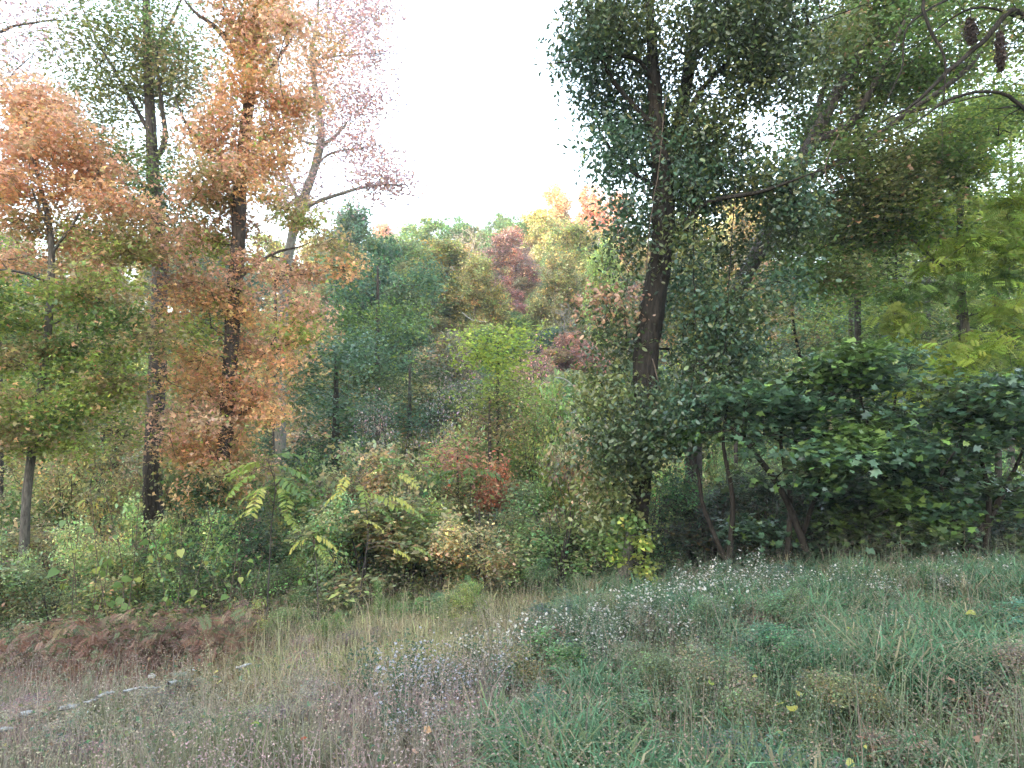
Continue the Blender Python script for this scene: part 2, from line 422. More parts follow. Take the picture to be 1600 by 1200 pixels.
def build_haze():
    V = np.array([(x, y, z) for z in (-30, 70) for y in (-310, 430) for x in (-430, 430)], float)
    F = np.array([(0, 2, 3, 1), (4, 5, 7, 6), (0, 1, 5, 4), (2, 6, 7, 3), (0, 4, 6, 2), (1, 3, 7, 5)])
    m, n = new_mat('thin_haze'); out = n.nodes.new('ShaderNodeOutputMaterial'); v = n.nodes.new('ShaderNodeVolumePrincipled')
    v.inputs['Color'].default_value = (.93, .95, 1, 1); v.inputs['Density'].default_value = HAZE
    n.links.new(v.outputs[0], out.inputs['Volume']); obj('haze', mesh_from('haze', V, F, m), kind='stuff')
HAZE = 0.0010
build_haze()

# ================================================================ FAR HILLSIDE TREES (shared models, tinted per tree)
def neutral(n, rng, jit=.22, hue=.10):
    """colour multipliers about 1"""
    return np.exp(rng.normal(0, jit, (n, 1))) * np.exp(rng.normal(0, hue, (n, 3)) * np.array([1, .6, .8]))

def hill_model(seed, bare=False):
    """10 m tall, crown radius about 3"""
    g = np.random.default_rng(seed)
    pts, rad = smooth_line([(0, 0, -.5), (g.normal(0, .1), 0, 2), (g.normal(0, .3), g.normal(0, .3), 5), (g.normal(0, .4), g.normal(0, .4), 8.3)], [.24, .2, .15, .06], .4)
    V, F = tube_arrays(pts, rad, 6); tm = mesh_from('hill_trunk', V, F, BARK['grey'], smooth=True)
    lobes = []
    nl = int(g.integers(13, 17))
    for k in range(nl):
        a = g.uniform(0, 6.28) ; z = 1.8 + 7.0 * (k + g.random()) / nl; rr = 2.1 * math.sqrt(max(.05, 1 - ((z - 4.9) / 4.6) ** 2)) * g.uniform(.8, 1.15)
        lobes.append((np.array((math.cos(a) * rr, math.sin(a) * rr, z)), g.uniform(.9, 1.5)))
    lobes.append((np.array((0, 0, 8.6)), 1.2)); lobes.append((np.array((0, 0, 6)), 1.8)); lobes.append((np.array((0, 0, 3.5)), 1.6))
    tg, cen = [], []
    for c, r in lobes:
        q = ellipsoid_points(c, (r, r, r * .85), int(42 * r * r), g, gapf=1.6, gap=.0, shell=.4)
        cen.append(q)
    cen = np.concatenate(cen)
    V, F = grow(pts[3:], None, cen[g.random(len(cen)) < (.9 if bare else .4)], .018 if bare else .014, .8, g, maxlimb=.1, wig=.08); ta = Acc(); ta.add(V, F)
    bm = ta.mesh('hill_branches', BARK['pale' if bare else 'grey'])
    if bare: return tm, bm, None
    k = len(cen); cid = np.repeat(np.arange(k), 24)
    pos = cen[cid] + g.normal(0, .24, (len(cid), 3)) * np.array([1, 1, .7])
    kk = neutral(k, g, .26, .15); q8 = g.random(k) < .18; kk[q8] *= (1.45, 1.15, .8); cl = kk[cid] * neutral(len(cid), g, .28, .08)
    V, F, C = leaves_arrays(pos, .17 * np.exp(g.normal(0, .3, len(cid))), 'tri', cl, .35, rng=g)
    return tm, bm, mesh_from('hill_crown', V, F, M_LEAF, C)

HM = [hill_model(s) for s in (1, 2, 3, 4, 5, 6)]; HB = hill_model(9, True)

def side(px):
    for lim, t in ((130, 'left of the pale trunk'), (235, 'between pale trunk and dark trunk'), (340, 'between dark trunk and orange tree'), (440, 'behind the orange tree'),
                   (560, 'just right of the orange tree'), (680, 'left of the middle'), (800, 'in the middle'), (920, 'right of the middle'), (1050, 'behind the dark oak'),
                   (1200, 'between oak and leaning trunk'), (1350, 'right of the leaning trunk'), (1500, 'behind the feathery tree')):
        if px < lim: return t
    return 'at the right edge'
def where(px, Y):
    return ('at the foot of the slope ' if Y < 34 else 'low on the slope ' if Y < 45 else 'halfway up the slope ' if Y < 57 else 'high on the slope ' if Y < 70 else 'on the ridge top ') + side(px)
def where2(px, Y):
    return ('at the front of the thicket ' if Y < 12 else 'just inside the thicket ' if Y < 15 else 'deep in the thicket ' if Y < 19 else 'at the back of the thicket ') + side(px)

def paler(t, k=1.6, m=.2):
    a = sum(t) / 3; return tuple(min(.8, (c * (1 - m) + a * m) * k) for c in t)

def hill_tree(px, top, Y, wpx, tint, label, name='hillside_tree', group=None, model=None, bare=False, rng=R):
    t = P(px, top, Y); x = t[0]; g = H(x, Y); h = max(3.0, t[2] - g); rad = wpx / 2 / FPX * Y
    e = empty(name, (x, Y, g), label, 'tree', group)
    tm, bm, cm = HB if bare else HM[int(rng.integers(len(HM))) if model is None else model]
    s = (rad / 2.9, rad / 2.9, max(h / 9.7, .72 * rad / 2.9)); zs = h - s[2] * 9.7; e.location.z += min(0, zs); rz = float(rng.uniform(0, 6.28))
    for nm, me in (('trunk', tm), ('branches', bm), ('crown', cm)):
        if me is None: continue
        o = obj(nm, me, e, 'stuff' if nm != 'trunk' else None); o.scale = s; o.rotation_euler = (0, 0, rz)
        if nm == 'crown': o.color = (*paler(tint), 1)
    return e

G_, DG, OL, YG, TN, RR, OR, PK, BG = (.10, .16, .05), (.07, .12, .045), (.17, .18, .055), (.22, .25, .07), (.24, .20, .10), (.24, .14, .11), (.55, .28, .12), (.5, .3, .2), (.07, .13, .075)
KEY = [ # px, top row, Y, width px, tint, label
    (600, 345, 78, 60, (.34, .21, .15), 'small pink-orange tree at the left end of the far ridge line'),
    (548, 318, 40, 110, (.07, .12, .06), 'dark green tree rising just behind the bare-limbed pinkish tree'),
    (660, 340, 74, 90, (.10, .18, .06), 'rounded green tree on the left half of the far ridge'),
    (715, 338, 74, 80, (.08, .16, .07), 'blue-green tree on the far ridge above the leafless grey tree'),
    (775, 328, 74, 60, (.08, .15, .07), 'narrow dark green tree on the ridge left of the gap below the sky'),
    (815, 336, 72, 70, (.075, .15, .06), 'green tree on the ridge right above the brick-red tree'),
    (868, 286, 74, 70, (.30, .22, .11), 'tall yellow-orange sunlit tree on the highest part of the ridge'),
    (850, 320, 70, 80, (.24, .25, .09), 'pale yellow-green tree below the tall sunlit tree on the ridge'),
    (915, 288, 72, 70, (.34, .19, .11), 'orange sunlit tree on the ridge beside the dark near tree'),
    (960, 296, 72, 70, (.32, .17, .12), 'reddish sunlit ridge tree partly behind the dark near tree'),
    (800, 352, 52, 78, (.24, .15, .12), 'brick-red tree standing in the middle of the far slope'),
    (812, 500, 44, 70, (.24, .12, .105), 'low dark red tree below the brick-red tree on the slope'),
    (790, 450, 48, 60, (.24, .13, .11), 'dull red tree crown just under the brick-red tree'),
    (700, 376, 44, 130, (.19, .20, .05), 'broad olive-yellow tree left of the brick-red tree'),
    (745, 400, 40, 90, (.21, .20, .055), 'olive tree with orange flecks beside the brick-red tree'),
    (640, 372, 46, 100, (.12, .17, .05), 'mid green tree with a round top left of the broad olive tree'),
    (905, 345, 46, 110, (.25, .26, .085), 'tall pale yellow-green tree with light stems right of the brick-red tree'),
    (868, 395, 42, 80, (.22, .22, .08), 'loose khaki tree in front of the tall pale yellow-green tree'),
    (945, 375, 40, 70, (.20, .28, .07), 'light green tree half hidden by the dark near tree'),
    (580, 368, 32, 130, (.055, .115, .055), 'big blue-green oak crown on the left of the slope'),
    (640, 420, 30, 120, (.07, .12, .045), 'dark olive-green tree in front of the round-topped slope trees'),
    (890, 520, 34, 90, (.25, .14, .10), 'rust-red thin tree low on the slope right of centre'),
    (930, 540, 30, 60, (.25, .12, .10), 'dark red small tree beside the near dark tree on the slope'),
    (840, 560, 32, 90, (.26, .17, .11), 'brownish mauve brushy tree low on the slope'),
    (700, 520, 28, 110, (.16, .15, .08), 'grey-olive tangled tree low on the slope'),
]
for px, top, Y, w, tint, lab in KEY: hill_tree(px, top, Y, w, tint, lab)
hill_tree(735, 352, 58, 78, G_, 'leafless pale grey tree on the slope left of the brick-red tree', 'bare_tree', bare=True)
hill_tree(708, 366, 56, 50, G_, 'smaller leafless grey tree left of the bigger leafless tree', 'bare_tree', bare=True)
hill_tree(880, 470, 38, 70, G_, 'leafless whitish tree on the slope under the tall pale yellow-green tree', 'bare_tree', bare=True)
tints = [(G_, 'mid green'), (DG, 'dark green'), (OL, 'olive'), (YG, 'yellow-green'), (TN, 'tan'), (RR, 'dull red'), (BG, 'blue-green'), (OR, 'orange')]
g = np.random.default_rng(77)
pl = []
for _ in range(6000):
    Y = g.uniform(25, 84); px = g.uniform(-150, 1750)
    if 470 < px < 1000: md = .046 * Y + 1.3
    else: md = .075 * Y + 2.2
    x = (px - 800) / FPX * Y
    if all((x - a) ** 2 + (Y - b) ** 2 > md * md for a, b in pl): pl.append((x, Y))
for x, Y in pl:
    px = 800 + x / Y * FPX; w8 = [.2, .2, .2, .1, .12, .08, .08, .02]
    if px < 500: w8 = [.15, .08, .22, .22, .15, .02, .06, .10]
    if px > 1000: w8 = [.25, .10, .2, .33, .05, .01, .05, .01]
    c, cn = tints[g.choice(8, p=w8)]
    gz = H(x, Y); hh = g.uniform(5.5, 8.5) * (1 if Y > 34 else .85)
    ridge = 345 - 20 * max(0, (px - 800) / 100) if px > 480 else 345
    if Y > 60: hh = min(hh, P(px, max(ridge + 12, 300), Y)[2] - gz)
    if 480 < px < 1000: hh = min(hh, P(px, np.interp(Y, [25, 40, 55, 75], [600, 500, 425, 352]), Y)[2] - gz)
    if hh < 3.2 and Y < 60: hh = 3.2
    top = 637 - (gz + hh - CAM_Z) / Y * FPX
    c = tuple(float(v * k) for v, k in zip(c, np.exp(g.normal(0, .15) + g.normal(0, .08, 3))))
    hill_tree(px, top, Y, min(g.uniform(3.6, 6.0), hh * .85) / Y * FPX, c, f'{cn} tree {where(px, Y)}', group=f'{cn} trees covering the far hillside', rng=g)

# ================================================================ SHRUBS (shared models, tinted)
def shrub_model(seed, leafshape='diamond', size=.065, n=150, nper=38, r=1.0, h=2.0, stems=6, spread=.14):
    g = np.random.default_rng(seed); sk = []; acc = Acc()
    for k in range(stems):
        a = g.uniform(0, 6.28); b = g.uniform(.2, .6) * r
        pts, rad = smooth_line([(.05 * math.cos(a), .05 * math.sin(a), -.15), (b * .4 * math.cos(a), b * .4 * math.sin(a), h * .35), (b * math.cos(a + .3), b * math.sin(a + .3), h * g.uniform(.65, .85))], [.018, .012, .005], .15)
        clean_tube(acc, pts, rad, 5); sk.append(pts)
    sk = np.concatenate(sk); cen = []
    for k in range(9):
        a = g.uniform(0, 6.28); z = g.uniform(.2, .88) * h; q = r * .62 * math.sqrt(max(.08, 1 - (z / h - .45) ** 2 * 3.2)); s = g.uniform(.28, .5) * r
        cen.append(ellipsoid_points((q * math.cos(a), q * math.sin(a), z), (s, s, s * .8), n // 9, g, gapf=2.2, gap=-.1, shell=.4))
    cen = np.concatenate(cen); V, F = grow(sk, None, cen, .0025, .25, g, maxlimb=.012); acc.add(V, F)
    tm = acc.mesh('shrub_stems', BARK['brown'])
    k = len(cen); cid = np.repeat(np.arange(k), nper)
    pos = cen[cid] + g.normal(0, spread, (len(cid), 3)) * np.array([1, 1, .65])
    cl = neutral(k, g, .25, .18)[cid] * neutral(len(cid), g, .28, .08)
    V, F, C = leaves_arrays(pos, size * np.exp(g.normal(0, .35, len(cid))), leafshape, cl, .45, rng=g)
    return tm, mesh_from('shrub_foliage', V, F, M_LEAF, C)

SM = [shrub_model(21), shrub_model(22), shrub_model(23, size=.05, n=190), shrub_model(24, 'oval', .052, 170, 38), shrub_model(25, size=.045, n=210, nper=34)]
TW = shrub_model(31, size=.03, n=260, nper=9, stems=12)      # twiggy

def shrub(px, Y, wpx, hpx, tint, label, name='shrub', group=None, model=None, rng=R, zoff=0, tilt=0.06):
    x = (px - 800) / FPX * Y; g0 = H(x, Y) + zoff; s = wpx / 2 / FPX * Y; hh = hpx / FPX * Y / 2.0
    e = empty(name, (x, Y, g0), label, 'shrub', group)
    st, fo = TW if model == 'twiggy' else SM[int(rng.integers(len(SM))) if model is None else model]
    rz = float(rng.uniform(0, 6.28)); ty = float(rng.normal(0, tilt))
    for nm, me in (('stems', st), ('foliage', fo)):
        o = obj(nm, me, e, 'stuff'); o.scale = (s, s, hh); o.rotation_euler = (ty, 0, rz)
        if nm == 'foliage': o.color = (*paler(tint, 1.85), 1)
    return e

# key shrubs: px of centre, Y, width px, height px
SH = [
    (745, 15, 150, 240, (0.117, 0.179, 0.048), 'mid green bush in the middle of the thicket'),
    (775, 17, 150, 300, (0.312, 0.325, 0.057), 'yellowish bush under the bright yellow-green small tree'),
    (850, 14, 150, 260, (0.182, 0.213, 0.048), 'tall light green bush left of the dark near tree'),
    (790, 13, 110, 190, (0.325, 0.146, 0.067), 'rusty orange-leaved bush in the thicket centre'),
    (905, 12.5, 130, 330, (0.143, 0.190, 0.043), 'green bush leaning against the dark near tree'),
    (690, 13, 150, 170, (0.195, 0.168, 0.071), 'grey-olive dry bush left of the thicket centre'),
    (640, 12, 150, 190, (0.098, 0.157, 0.052), 'dense green bush right of the yellow-leaved sapling'),
    (560, 11.5, 150, 170, (0.091, 0.146, 0.052), 'dark green bush under the yellow-leaved sapling'),
    (730, 11, 160, 130, (0.156, 0.168, 0.052), 'low olive bush at the front edge of the thicket'),
    (840, 11, 150, 150, (0.098, 0.123, 0.038), 'dim green bush at the front edge beside the leafy stump'),
    (900, 11, 110, 110, (0.065, 0.084, 0.033), 'low dark bush behind the leafy stump'),
    (470, 10.5, 150, 130, (0.117, 0.168, 0.052), 'green bush below the compound-leaved sapling'),
    (380, 10, 150, 130, (.15, .20, .07), 'bush at the foot of the orange tree'),
    (290, 10, 160, 130, (.19, .22, .07), 'bush between the two tall left trunks'),
    (190, 9.5, 160, 130, (.22, .24, .08), 'yellowish green bush at the left under the big leaves'),
    (90, 9, 170, 140, (.18, .21, .08), 'bush at the foot of the pale left trunk'),
    (0, 8.5, 170, 150, (.17, .19, .08), 'bush at the left edge of the clearing'),
    (120, 12, 170, 300, (.26, .24, .09), 'tall loose bush behind the pale left trunk'),
    (300, 13, 150, 280, (0.195, 0.190, 0.052), 'tall yellow-green bush behind the twin left trunks'),
    (450, 13, 140, 230, (0.143, 0.190, 0.052), 'green bush right of the orange tree foot'),
]
SH += [(215, 10.2, 120, 215, (.24, .29, .09), 'tall light green bush hiding the foot of the tall dark trunk'), (330, 10.0, 110, 190, (.20, .27, .08), 'light green bush hiding the foot of the orange tree'),
       (140, 9.6, 120, 200, (.26, .28, .10), 'tall pale green bush right of the pale trunk foot'), (20, 9.0, 110, 200, (.20, .25, .09), 'tall green bush at the left edge before the pale trunk'),
       (520, 10.3, 130, 190, (.20, .27, .09), 'light green bush behind the yellow fern-like leaves'), (640, 11.5, 110, 230, (.28, .32, .09), 'tall yellow-green bush right of the yellow fern-like leaves')]
for px, Y, w, h, c, lab in SH: shrub(px, Y, w, h, c, lab)
shrub(620, 14, 130, 300, (.28, .2, .17), 'brownish twiggy dry bush behind the dense green bush', model='twiggy')
shrub(700, 16, 140, 330, (.3, .22, .2), 'mauve-grey twiggy bush in the middle distance', model='twiggy')
shrub(840, 19, 150, 330, (.4, .2, .15), 'reddish twiggy bush in the middle distance right of centre', model='twiggy')
shrub(960, 11.5, 110, 210, (.22, .15, .09), 'dry brown twiggy bush beside the dark near tree', model='twiggy')
g = np.random.default_rng(91); pl = []
for _ in range(5000):
    Y = g.uniform(10, 26); px = g.uniform(-120, 1720); x = (px - 800) / FPX * Y; md = .55 + .055 * Y
    if all((x - a) ** 2 + (Y - b) ** 2 > md * md for a, b in pl): pl.append((x, Y))
for x, Y in pl:
    px = 800 + x / Y * FPX
    if 1050 < px and Y < 13: continue
    cs = [(.12, .17, .05), (.17, .21, .06), (.23, .23, .08), (.08, .13, .05), (.27, .20, .12), (.28, .15, .10)]; ns = ['green', 'light green', 'straw-green', 'dark green', 'tan', 'rust']
    w = [.25, .25, .2, .15, .1, .05]
    if 1000 < px: w = [.3, .3, .15, .2, .05, 0]
    i = g.choice(6, p=w); c = tuple(float(v * k) for v, k in zip(cs[i], np.exp(g.normal(0, .15) + g.normal(0, .07, 3))))
    hh = g.uniform(1.2, 2.8) + (Y - 10) * .12
    shrub(px, Y, g.uniform(1.5, 2.6) / Y * FPX, hh / Y * FPX, c, f'{ns[i]} {"tall" if hh > 3 else "low" if hh < 2 else "middling"} shrub {where2(px, Y)}', group=f'{ns[i]} undergrowth shrubs', rng=g)

# ================================================================ LEFT TREES
tree('maple_sapling', 'slender pale-trunked tree at the left edge with pink-orange top and green lower leaves', 'tree',
     [(34, 960, 10, 15), (40, 800, 10, 13), (56, 660, 10, 12), (70, 560, 10, 11), (80, 440, 10, 10), (78, 360, 10, 9), (62, 290, 10, 6), (40, 190, 10, 3)],
     limbs=[[(78, 365, 10, 6), (62, 330, 9.9, 5), (48, 290, 9.8, 3)], [(72, 440, 10, 5), (30, 425, 9.7, 4), (-30, 425, 9.4, 3)],
            [(80, 400, 10, 5), (120, 340, 10, 4), (150, 270, 10, 2)]],
     blobs=boughs([(55, 150), (70, 300), (80, 700)], lambda r: np.interp(r, [150, 230, 320, 500, 620, 700], [30, 85, 140, 150, 140, 80]), 9.9, 92,
                  lambda r: ['pinkorange', 'pinkorange', 'orange'] if r < 340 else (['olivetan', 'ygreen', 'pinkorange'] if r < 430 else ['ygreen', 'olivetan', 'ygreen', 'green']), n=15, seed=4, rx=(30, 60), ry=(12, 26)),
     leaf='star', size=.066, nper=34, spread=.16, flat=.5, bark='grey', up=.5, accent='orange', pacc=.08, tip=.003)
tree('tall_green_tree', 'tall straight dark-trunked tree with sparse green crown, left of the orange tree', 'tree',
     [(238, 840, 14, 29), (240, 700, 14, 27), (246, 560, 14, 25), (250, 420, 14, 24), (244, 330, 14, 21), (237, 230, 14, 17), (232, 130, 14, 14), (228, 0, 14, 11), (228, -150, 14, 7)],
     limbs=[[(243, 250, 14, 10), (258, 215, 14, 9), (252, 160, 13.9, 7), (246, 90, 13.8, 5), (255, 20, 13.8, 3)], [(236, 210, 14, 7), (190, 130, 14, 5), (150, 60, 14, 4), (120, -10, 14, 2)],
            [(230, 100, 14, 6), (270, 30, 14.3, 4), (300, -40, 14.5, 3)], [(244, 330, 14, 6), (200, 260, 14.2, 4), (150, 215, 14.3, 2)]],
     blobs=[(170, 110, 14, 80, 90, 1.5, 70, 'olive'), (250, 60, 14.3, 90, 90, 1.6, 70, 'green'), (180, 240, 14, 80, 60, 1.3, 50, 'olive'), (270, 180, 14.2, 60, 70, 1.3, 40, 'olive'),
            (240, 290, 14, 70, 45, 1.2, 45, 'green'), (290, 330, 14, 50, 50, 1.2, 30, 'dkgreen'), (180, -60, 14, 130, 80, 1.8, 60, 'green'), (240, 520, 14.3, 70, 60, 1.2, 24, 'ygreen'), (150, 180, 14.3, 70, 80, 1.3, 50, 'olive'), (210, 60, 14, 80, 80, 1.3, 60, 'olive'), (285, 130, 14.2, 70, 90, 1.2, 46, 'olivetan'), (215, 350, 14.2, 50, 50, 1.2, 26, 'olive'), (130, 300, 14.4, 60, 60, 1.2, 26, 'olivetan')],
     leaf='diamond', size=.08, nper=44, spread=.26, bark='brown', up=.3, accent='olivetan', pacc=.12, gap=-.25)
tree('orange_tree', 'orange-leaved tree clothed in foliage from foot to top, right of the tall dark trunk', 'tree',
     [(338, 860, 11, 26), (344, 770, 11, 24), (354, 660, 11, 22), (360, 560, 11, 22), (364, 480, 11, 24), (372, 400, 11, 22), (374, 300, 11, 20), (384, 200, 11, 18), (396, 100, 11, 15), (402, 0, 11, 12), (410, -150, 11, 8)],
     limbs=[[(398, 125, 11, 12), (372, 85, 10.9, 10), (338, 45, 10.8, 8), (300, 15, 10.7, 6)], [(372, 290, 11, 8), (335, 245, 10.9, 7), (300, 205, 10.8, 5), (280, 165, 10.8, 4)],
            [(368, 330, 11, 9), (352, 280, 11.1, 8), (345, 240, 11.2, 6)], [(390, 150, 11, 7), (430, 90, 11, 5), (460, 40, 11, 3)], [(364, 440, 11, 7), (420, 400, 11, 5), (480, 380, 11, 3)]],
     blobs=boughs([(408, -120), (400, 40), (385, 200), (372, 300), (400, 400), (385, 520), (350, 640), (345, 790)], lambda r: np.interp(r, [-120, 100, 250, 330, 380, 480, 560, 700, 790], [100, 90, 80, 85, 140, 140, 90, 66, 24]), 10.9, 122,
                  lambda r: ['orange', 'pinkorange', 'pinkorange', 'orange', 'olivetan'] if r < 340 else (['rust', 'orange', 'olivetan', 'pinkorange', 'ygreen'] if r < 540 else ['orange', 'orange', 'pinkorange', 'olivetan']), n=15, seed=8, rx=(24, 52), ry=(12, 28)),
     leaf='star', size=.064, nper=36, spread=.16, flat=.6, bark='brown', up=.4, accent='ygreen', pacc=.07, gap=-.3)
tree('open_crowned_tree', 'tall grey-limbed tree with thin pinkish leaves leaning out against the sky', 'tree',
     [(440, 800, 18, 17), (438, 680, 18, 17), (440, 540, 18, 16), (448, 420, 18, 15), (464, 340, 18, 14), (492, 260, 18, 13), (502, 210, 18, 12), (494, 150, 18, 9), (487, 90, 18, 7), (496, 20, 18, 4), (500, -60, 18, 3)],
     limbs=[[(462, 345, 18, 9), (485, 320, 17.8, 7), (530, 303, 17.6, 6), (580, 290, 17.4, 4), (635, 288, 17.2, 2)], [(500, 230, 18, 7), (525, 212, 18, 6), (545, 190, 18, 3)],
            [(492, 262, 18, 5), (520, 240, 17.9, 4), (580, 230, 17.8, 2.5)], [(488, 110, 18, 6), (515, 80, 18, 4), (560, 40, 18, 3), (590, 20, 18, 2)],
            [(490, 110, 18, 5), (470, 70, 18.2, 4), (450, 40, 18.3, 2)], [(488, 95, 18, 4), (530, 88, 18, 3), (600, 85, 18, 2)], [(448, 400, 18, 9), (470, 330, 18.5, 7), (440, 250, 18.6, 5), (430, 180, 18.6, 3)], [(500, 225, 18, 5), (470, 220, 18.3, 4), (440, 190, 18.4, 3)]],
     blobs=[(540, 40, 18, 65, 50, 1.8, 60, 'mauve'), (580, 80, 18, 40, 25, 1.2, 22, 'mauve'), (500, 100, 18, 50, 60, 1.6, 50, 'pinkorange'), (550, 160, 18, 40, 40, 1.4, 32, 'mauve'), (540, 220, 18, 50, 35, 1.4, 30, 'mauve'),
            (590, 280, 17.5, 55, 28, 1.0, 34, 'mauve'), (470, 170, 18, 50, 60, 1.6, 44, 'pinkorange'), (480, 300, 18, 50, 40, 1.4, 30, 'mauve'), (600, 15, 18, 30, 25, 1.2, 14, 'mauve'), (500, -50, 18, 120, 50, 2.2, 70, 'mauve'), (450, 90, 18, 50, 80, 1.4, 34, 'pinkorange'), (580, 150, 18, 40, 40, 1.2, 24, 'mauve'), (610, 280, 17.4, 30, 22, .8, 16, 'mauve'), (570, 240, 17.8, 50, 26, 1, 22, 'mauve'), (430, 280, 18, 60, 60, 1.3, 34, 'pinkorange')],
     leaf='diamond', size=.085, nper=44, spread=.27, flat=.8, bark='pale', up=.2, gap=-.35, sides=10, tip=.006, accent='pinkorange', pacc=.15)
tree('left_edge_tree', 'tall tree past the left edge with thin pinkish twigs over the sky', 'tree',
     [(-120, 850, 15, 24), (-110, 500, 15, 20), (-90, 200, 15, 14), (-60, 0, 15, 8), (-40, -120, 15, 4)],
     limbs=[[(-85, 180, 15, 7), (-20, 60, 15, 5), (60, 30, 15, 3), (120, 30, 15, 2)], [(-95, 280, 15, 6), (-20, 160, 15, 4), (50, 85, 15, 2)]],
     blobs=[(50, 30, 15, 90, 50, 1.5, 50, 'mauve'), (20, 110, 15, 60, 50, 1.4, 22, 'mauve'), (-60, 60, 15, 90, 100, 1.6, 50, 'pinkorange'), (10, 400, 15, 90, 70, 1.4, 40, 'ygreen'), (60, -60, 15, 110, 60, 1.6, 34, 'mauve')],
     size=.08, nper=34, spread=.3, bark='grey', up=.2, gap=-.3, accent='green', pacc=.1)

def under(label, px, top, Y, w, bottom, pals, bark='brown', leaf='diamond', size=.08, n=110, name='understory_tree', trunkw=10, lean=0, **k):
    mid = (top + bottom) / 2; hh = (bottom - top) / 2
    bl = []
    for i, p in enumerate(pals):
        r = top + (bottom - top) * (i + .5) / len(pals)
        for s in (-.45, .4):
            bl.append((px + s * w * .5 * R.uniform(.7, 1.2), r + R.uniform(-.1, .1) * hh, Y + R.uniform(-.5, .5), w * .34, (bottom - top) / len(pals) * .62, 1.1, max(8, int(n / len(pals) / 2)), p))
    return tree(name, label, 'tree', [(px - lean, bottom + 60, Y, trunkw), (px - lean * .6, mid + hh * .5, Y, trunkw * .9), (px, mid, Y, trunkw * .7), (px + lean * .3, top + 15, Y, trunkw * .3)],
                blobs=bl, leaf=leaf, size=size, bark=bark, sides=8, **k)

under('yellow-green tree filling the gap left of the tall dark trunk', 180, 430, 16, 170, 760, ['olivetan', 'ygreen', 'ygreen', 'olivetan'], flat=.4, up=.6, n=150, accent='orange', pacc=.05)
under('tan and green tree between the tall dark trunk and the orange tree', 300, 420, 18, 130, 780, ['olivetan', 'ygreen', 'olivetan', 'green'], flat=.4, up=.6, n=130, accent='orange', pacc=.08)
under('green tree at the left edge behind the pale sapling', 0, 400, 16, 190, 800, ['ygreen', 'green', 'olivetan', 'green'], flat=.45, up=.55, n=140)
under('low tan-leaved tree near the left bank', 120, 620, 13, 170, 830, ['olivetan', 'olivetan', 'green'], n=110, flat=.4, up=.6, accent='orange', pacc=.1)
under('olive and rust tree behind the orange tree', 430, 400, 20, 170, 700, ['rust', 'olivetan', 'olive'], n=130, flat=.5, accent='orange', pacc=.1)
under('dark green bushy tree in front of the slope', 525, 535, 15, 150, 740, ['bluegreen', 'bluegreen', 'teal'], n=190, size=.085, nper=46, mat=M_GLOSS, trunkw=14, accent='green', pacc=.25, gap=-.1)
under('blue-green leafy tree rising behind the dark green bushy tree', 590, 400, 20, 170, 640, ['bluegreen', 'green', 'bluegreen', 'dkgreen'], n=210, size=.10, nper=40, spread=.26, accent='ygreen', pacc=.12, gap=-.05)
under('small dark green tree right of the bushy one', 640, 560, 17, 110, 730, ['dkgreen', 'bluegreen', 'olive'], n=90, size=.08)
under('tree with green leaves turning red and orange in the thicket centre', 765, 600, 14, 110, 760, ['olive', 'olivetan', 'green'], n=80, accent='rust', pacc=.18, size=.075, trunkw=7)
under('light green tree turning orange left of the dark near tree', 870, 600, 15, 130, 780, ['ygreen', 'olive', 'green'], n=110, accent='orange', pacc=.08, trunkw=7)
under('bright yellow-green small tree in the middle distance', 778, 512, 14.5, 120, 625, ['brightyg', 'brightyg', 'ygreen'], n=90, trunkw=5)
under('little red-leaved tree in the thicket', 715, 690, 13, 70, 790, ['rust', 'olive'], n=30, accent='red', pacc=.06, trunkw=5)

